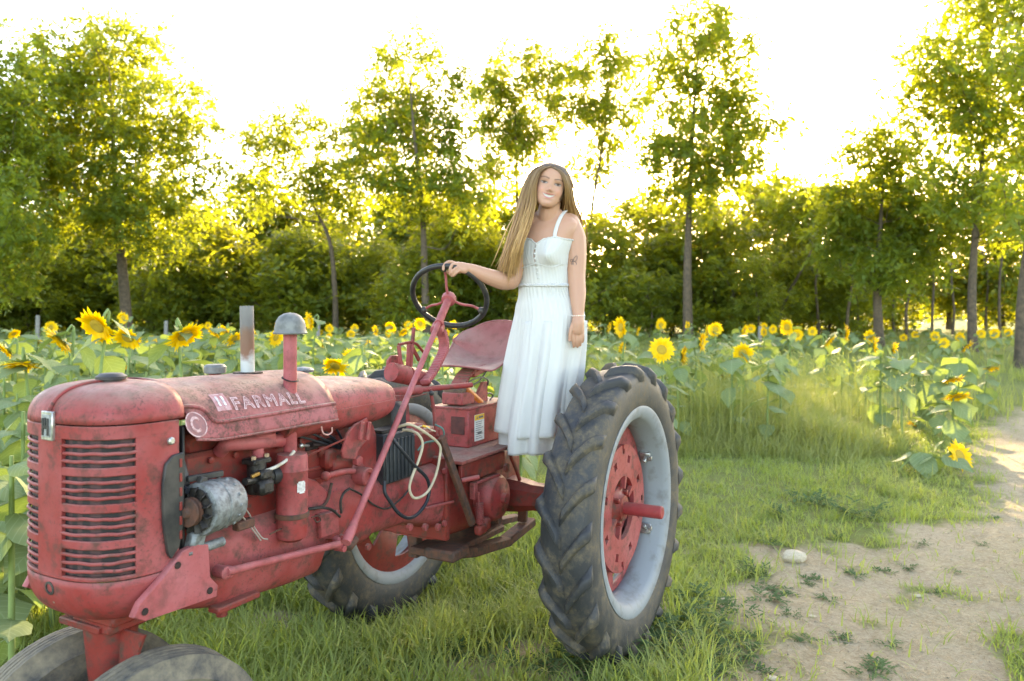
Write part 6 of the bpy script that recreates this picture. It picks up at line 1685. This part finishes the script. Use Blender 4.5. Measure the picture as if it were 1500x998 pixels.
# dry litter and crumbs on the bare track
rng = np.random.default_rng(14); n = 15000; x = rng.uniform(.4, 7, n); y = 2.4 * (10 / 2.4) ** rng.random(n); k = (dirt(x, y) > .45) & visible(x, y); x, y = x[k], y[k]; n = len(x)
a = rng.random(n) * 6.3; l = rng.uniform(.01, .06, n); w = .0016; z = gz(x, y) + .006
V = np.stack([np.stack([x - np.sin(a) * w, y + np.cos(a) * w, z], 1), np.stack([x + np.sin(a) * w, y - np.cos(a) * w, z], 1), np.stack([x + np.cos(a) * l + np.sin(a) * w, y + np.sin(a) * l - np.cos(a) * w, z + .006], 1), np.stack([x + np.cos(a) * l - np.sin(a) * w, y + np.sin(a) * l + np.cos(a) * w, z + .006], 1)], 1).reshape(-1, 3)
tag(obj('dry_litter', mesh_np('dry_litter', V, np.arange(n * 4).reshape(n, 4), simple('dry_straw', (.33, .25, .13), (.22, .15, .08), 20, .9))), 'dry stalk litter strewn over the bare track', 'litter', kind='stuff')
# gravel crumbs on the bare soil
rng = np.random.default_rng(15); n = 9000; x = rng.uniform(.3, 7, n); y = 2.4 * (10 / 2.4) ** rng.random(n); k = (dirt(x, y) > .5) & visible(x, y); x, y = x[k], y[k]; n = len(x)
r = .002 + .007 * rng.random(n) ** 3; z = gz(x, y) + r * .3; o6 = np.array([(1, 0, 0), (-.9, .2, 0), (0, 1.1, .1), (.1, -1, 0), (0, .1, .8), (0, 0, -.8)]); f8 = np.array([(0, 2, 4), (2, 1, 4), (1, 3, 4), (3, 0, 4), (2, 0, 5), (1, 2, 5), (3, 1, 5), (0, 3, 5)])
an = rng.random(n) * 6.3; ca, sa = np.cos(an)[:, None], np.sin(an)[:, None]
px_ = o6[None, :, 0] * ca - o6[None, :, 1] * sa; py_ = o6[None, :, 0] * sa + o6[None, :, 1] * ca; pz_ = np.repeat(o6[None, :, 2], n, 0)
V = np.stack([px_, py_, pz_], 2) * r[:, None, None] + np.stack([x, y, z], 1)[:, None, :]
F = (f8[None] + (np.arange(n) * 6)[:, None, None]).reshape(-1, 3)
tag(obj('gravel', mesh_np('gravel', V.reshape(-1, 3), F, simple('gravel_crumb', (.44, .36, .25), (.28, .22, .15), 5, .9), smooth=False)), 'small gravel crumbs scattered on the bare track', 'gravel', kind='stuff')
# pebbles
def rock(sd, squash=.55):
    rr = random.Random(sd); bm = bmesh.new(); bmesh.ops.create_icosphere(bm, subdivisions=2, radius=1)
    for v in bm.verts:
        c = v.co; v.co = Vector((c.x * 1.3, c.y, c.z * squash)) * (1 + .16 * math.sin(c.x * 3 + sd) * math.cos(c.y * 4 + sd * 2) + rr.uniform(-.06, .06))
    me = bpy.data.meshes.new('rock'); bm.to_mesh(me); bm.free(); me.materials.append(STONE); return me
STONE = simple('pale_stone', (.52, .44, .32), (.38, .31, .22), 12, .9, 0, .4)
g = ground_at(1163, 822); o = obj('stone', rock(3)); o.location = (g.x, g.y, .03); o.scale = (.066, .06, .075); o.rotation_euler = (0, 0, .3); tag(o, 'pale rounded stone lying at the grassy edge of the track', 'stone')
for px, py, s_, lb in ((1128, 842, .018, 'small pebble just left of the pale stone'), (1060, 880, .016, 'small pebble on the bare soil near the big tyre'), (1132, 996, .02, 'pebble at the bottom edge of the track'), (1345, 875, .02, 'flat pebble in the middle of the track'), (1190, 905, .015, 'tiny pebble on the track below the pale stone')):
    g = ground_at(px, py); o = obj('pebble', rock(int(px))); o.location = (g.x, g.y, .008); o.scale = (s_, s_, s_ * .8); tag(o, lb, 'pebble', 'pebbles on the track')
# low lobed-leaf weeds
WEED = leafy('weed_leaf', (.065, .120, .050), (.085, .13, .05), (.16, .25, .05), c2=(.10, .15, .065), tmix=.25, rough=.85, spec=.08)
def weed_mesh(sd, nst=9, hgt=1.0):
    rr = random.Random(sd); V = []; F = []; tint = []
    for s_ in range(nst):
        az = rr.random() * 6.3; L = rr.uniform(.5, 1.0); el = rr.uniform(.15, 1.1) * hgt; tn = rr.random()
        d = Vector((math.cos(az) * math.cos(el), math.sin(az) * math.cos(el), math.sin(el)))
        for k in range(7):
            p = d * L * (.2 + .8 * k / 6) - Vector((0, 0, .25 * (k / 6) ** 2 * L * .6)); la = az + (1.0 if k % 2 else -1.0) * rr.uniform(.6, 1.2) if k < 6 else az
            l = rr.uniform(.20, .38); dv = Vector((math.cos(la), math.sin(la), rr.uniform(-.3, .5))).normalized(); sd_v = dv.cross(Vector((0, 0, 1))).normalized()
            b = len(V); sh = [(0, 0), (.25, .16), (.38, .07), (.55, .20), (.70, .07), (.82, .12), (1, 0)]
            up = sd_v.cross(dv)
            V.append(p); tint.append(tn)
            for f, w in sh[1:-1]: V.append(p + dv * l * f + sd_v * l * w + up * l * .05); V.append(p + dv * l * f - sd_v * l * w + up * l * .05); tint += [tn, tn]
            V.append(p + dv * l); tint.append(tn)
            F += [(b, b + 2, b + 1, b + 1)]
            for q2 in range(4): F.append((b + 1 + 2 * q2, b + 2 + 2 * q2, b + 4 + 2 * q2, b + 3 + 2 * q2))
            F += [(b + 9, b + 10, b + 11, b + 11)]
    tri = np.array([f[:3] for f in F if f[2] == f[3]]); qd = np.array([f for f in F if f[2] != f[3]])
    return mesh_np('low_weed', np.array([tuple(p) for p in V]), [qd, tri], WEED, attrs={'tint': np.array(tint)})
WM = [weed_mesh(k, 11 if k < 2 else 8, 1.0 if k < 3 else .5) for k in range(5)]
WR_ = random.Random(6); WALL = {}
def weed(px, py, s_, label, grp, k=None, z=.0):
    g = ground_at(px, py); o = obj('low_weed', WM[WR_.randrange(5) if k is None else k]); o.location = (g.x, g.y, float(gz([g.x], [g.y])[0]) + z); o.scale = (s_, s_, s_ * WR_.uniform(.7, 1)); o.rotation_euler = (0, 0, WR_.random() * 6.3)
    tag(o, label, 'weed', grp); WALL.setdefault(label, []).append((px, o))
for px, py, s_ in ((985, 905, .22), (1030, 895, .20), (1010, 930, .22), (960, 945, .20), (905, 960, .20), (850, 975, .20), (1048, 925, .16), (935, 985, .18), (880, 992, .16), (800, 985, .16), (990, 960, .15)):
    weed(px, py, s_, 'lobed green weed crowding the foot of the big rear tyre', 'weeds at the foot of the rear tyre', WR_.randrange(3))
for px, py, s_ in ((1150, 755, .22), (1205, 745, .22), (1245, 755, .24), (1275, 760, .2), (1180, 735, .2)):
    weed(px, py, s_, 'lobed weed in the patch at the grass edge above the stone', 'weeds at the grass edge above the stone', WR_.randrange(3))
for px, py, s_ in ((1290, 838, .10), (1330, 832, .09), (1255, 845, .10), (1190, 850, .12), (1120, 860, .11), (1215, 880, .09), (1160, 905, .08), (1225, 930, .10), (1270, 985, .13), (1295, 975, .11), (1180, 940, .09), (1100, 935, .09), (1060, 990, .1), (1400, 838, .07), (1350, 800, .08), (1370, 870, .07), (1300, 945, .08), (1110, 985, .1), (1135, 800, .12), (1230, 790, .11), (1440, 800, .07), (1460, 760, .1), (1180, 855, .07)):
    weed(px, py, s_, 'small flat weed growing on the bare track', 'small weeds on the bare track', WR_.choice([2, 3, 4]))
for px, py, s_ in ((1085, 905, .16), (1075, 945, .15), (1090, 960, .13), (1040, 960, .16), (1120, 880, .15), (1145, 865, .13), (1020, 985, .15), (1110, 845, .14)):
    weed(px, py, s_, 'weed spreading from the tyre foot onto the track', 'weeds between the tyre and the track', WR_.randrange(5))
for px, py, s_ in ((540, 905, .14), (590, 890, .14), (615, 880, .13), (700, 900, .14), (470, 930, .13), (640, 930, .13), (760, 905, .13), (420, 955, .12), (505, 965, .12), (560, 950, .13), (610, 970, .12), (665, 960, .13), (720, 940, .14), (745, 975, .14), (380, 930, .12), (690, 870, .12), (740, 870, .12), (450, 905, .12), (535, 990, .12)):
    weed(px, py, s_, 'broad weed in the grass under the tractor', 'weeds in the grass under the tractor', WR_.randrange(3))
for lb, os_ in WALL.items():
    for n_, (px, o) in enumerate(sorted(os_, key=lambda u: u[0])): o['label'] = lb + ', %s from the left' % ORD(n_ + 1)
# grey fence posts behind the field
POSTM = simple('weathered_post', (.24, .23, .21), (.15, .14, .125), 14, .9, 0, .3)
for px, top, d, lb in ((55, 462, 26, 'grey wooden post behind the sunflowers at the far left'), (243, 470, 28, 'grey wooden post above the tractor nose'), (466, 475, 28, 'grey wooden post right of the domed intake cap'), (1113, 478, 26, 'grey wooden post in the right part of the field')):
    x = (px - 750) / FPX * d; h = CAM_H - (top - YH) / FPX * d
    m = MB(); m.tube([(0, 0, -.3), (0, 0, h * .5), (.01, 0, h - .03), (.01, 0, h)], [.07, .066, .062, .05], 9); o = m.build('fence_post', POSTM); o.location = (x, d, 0); tag(o, lb, 'post', 'fence posts behind the field')
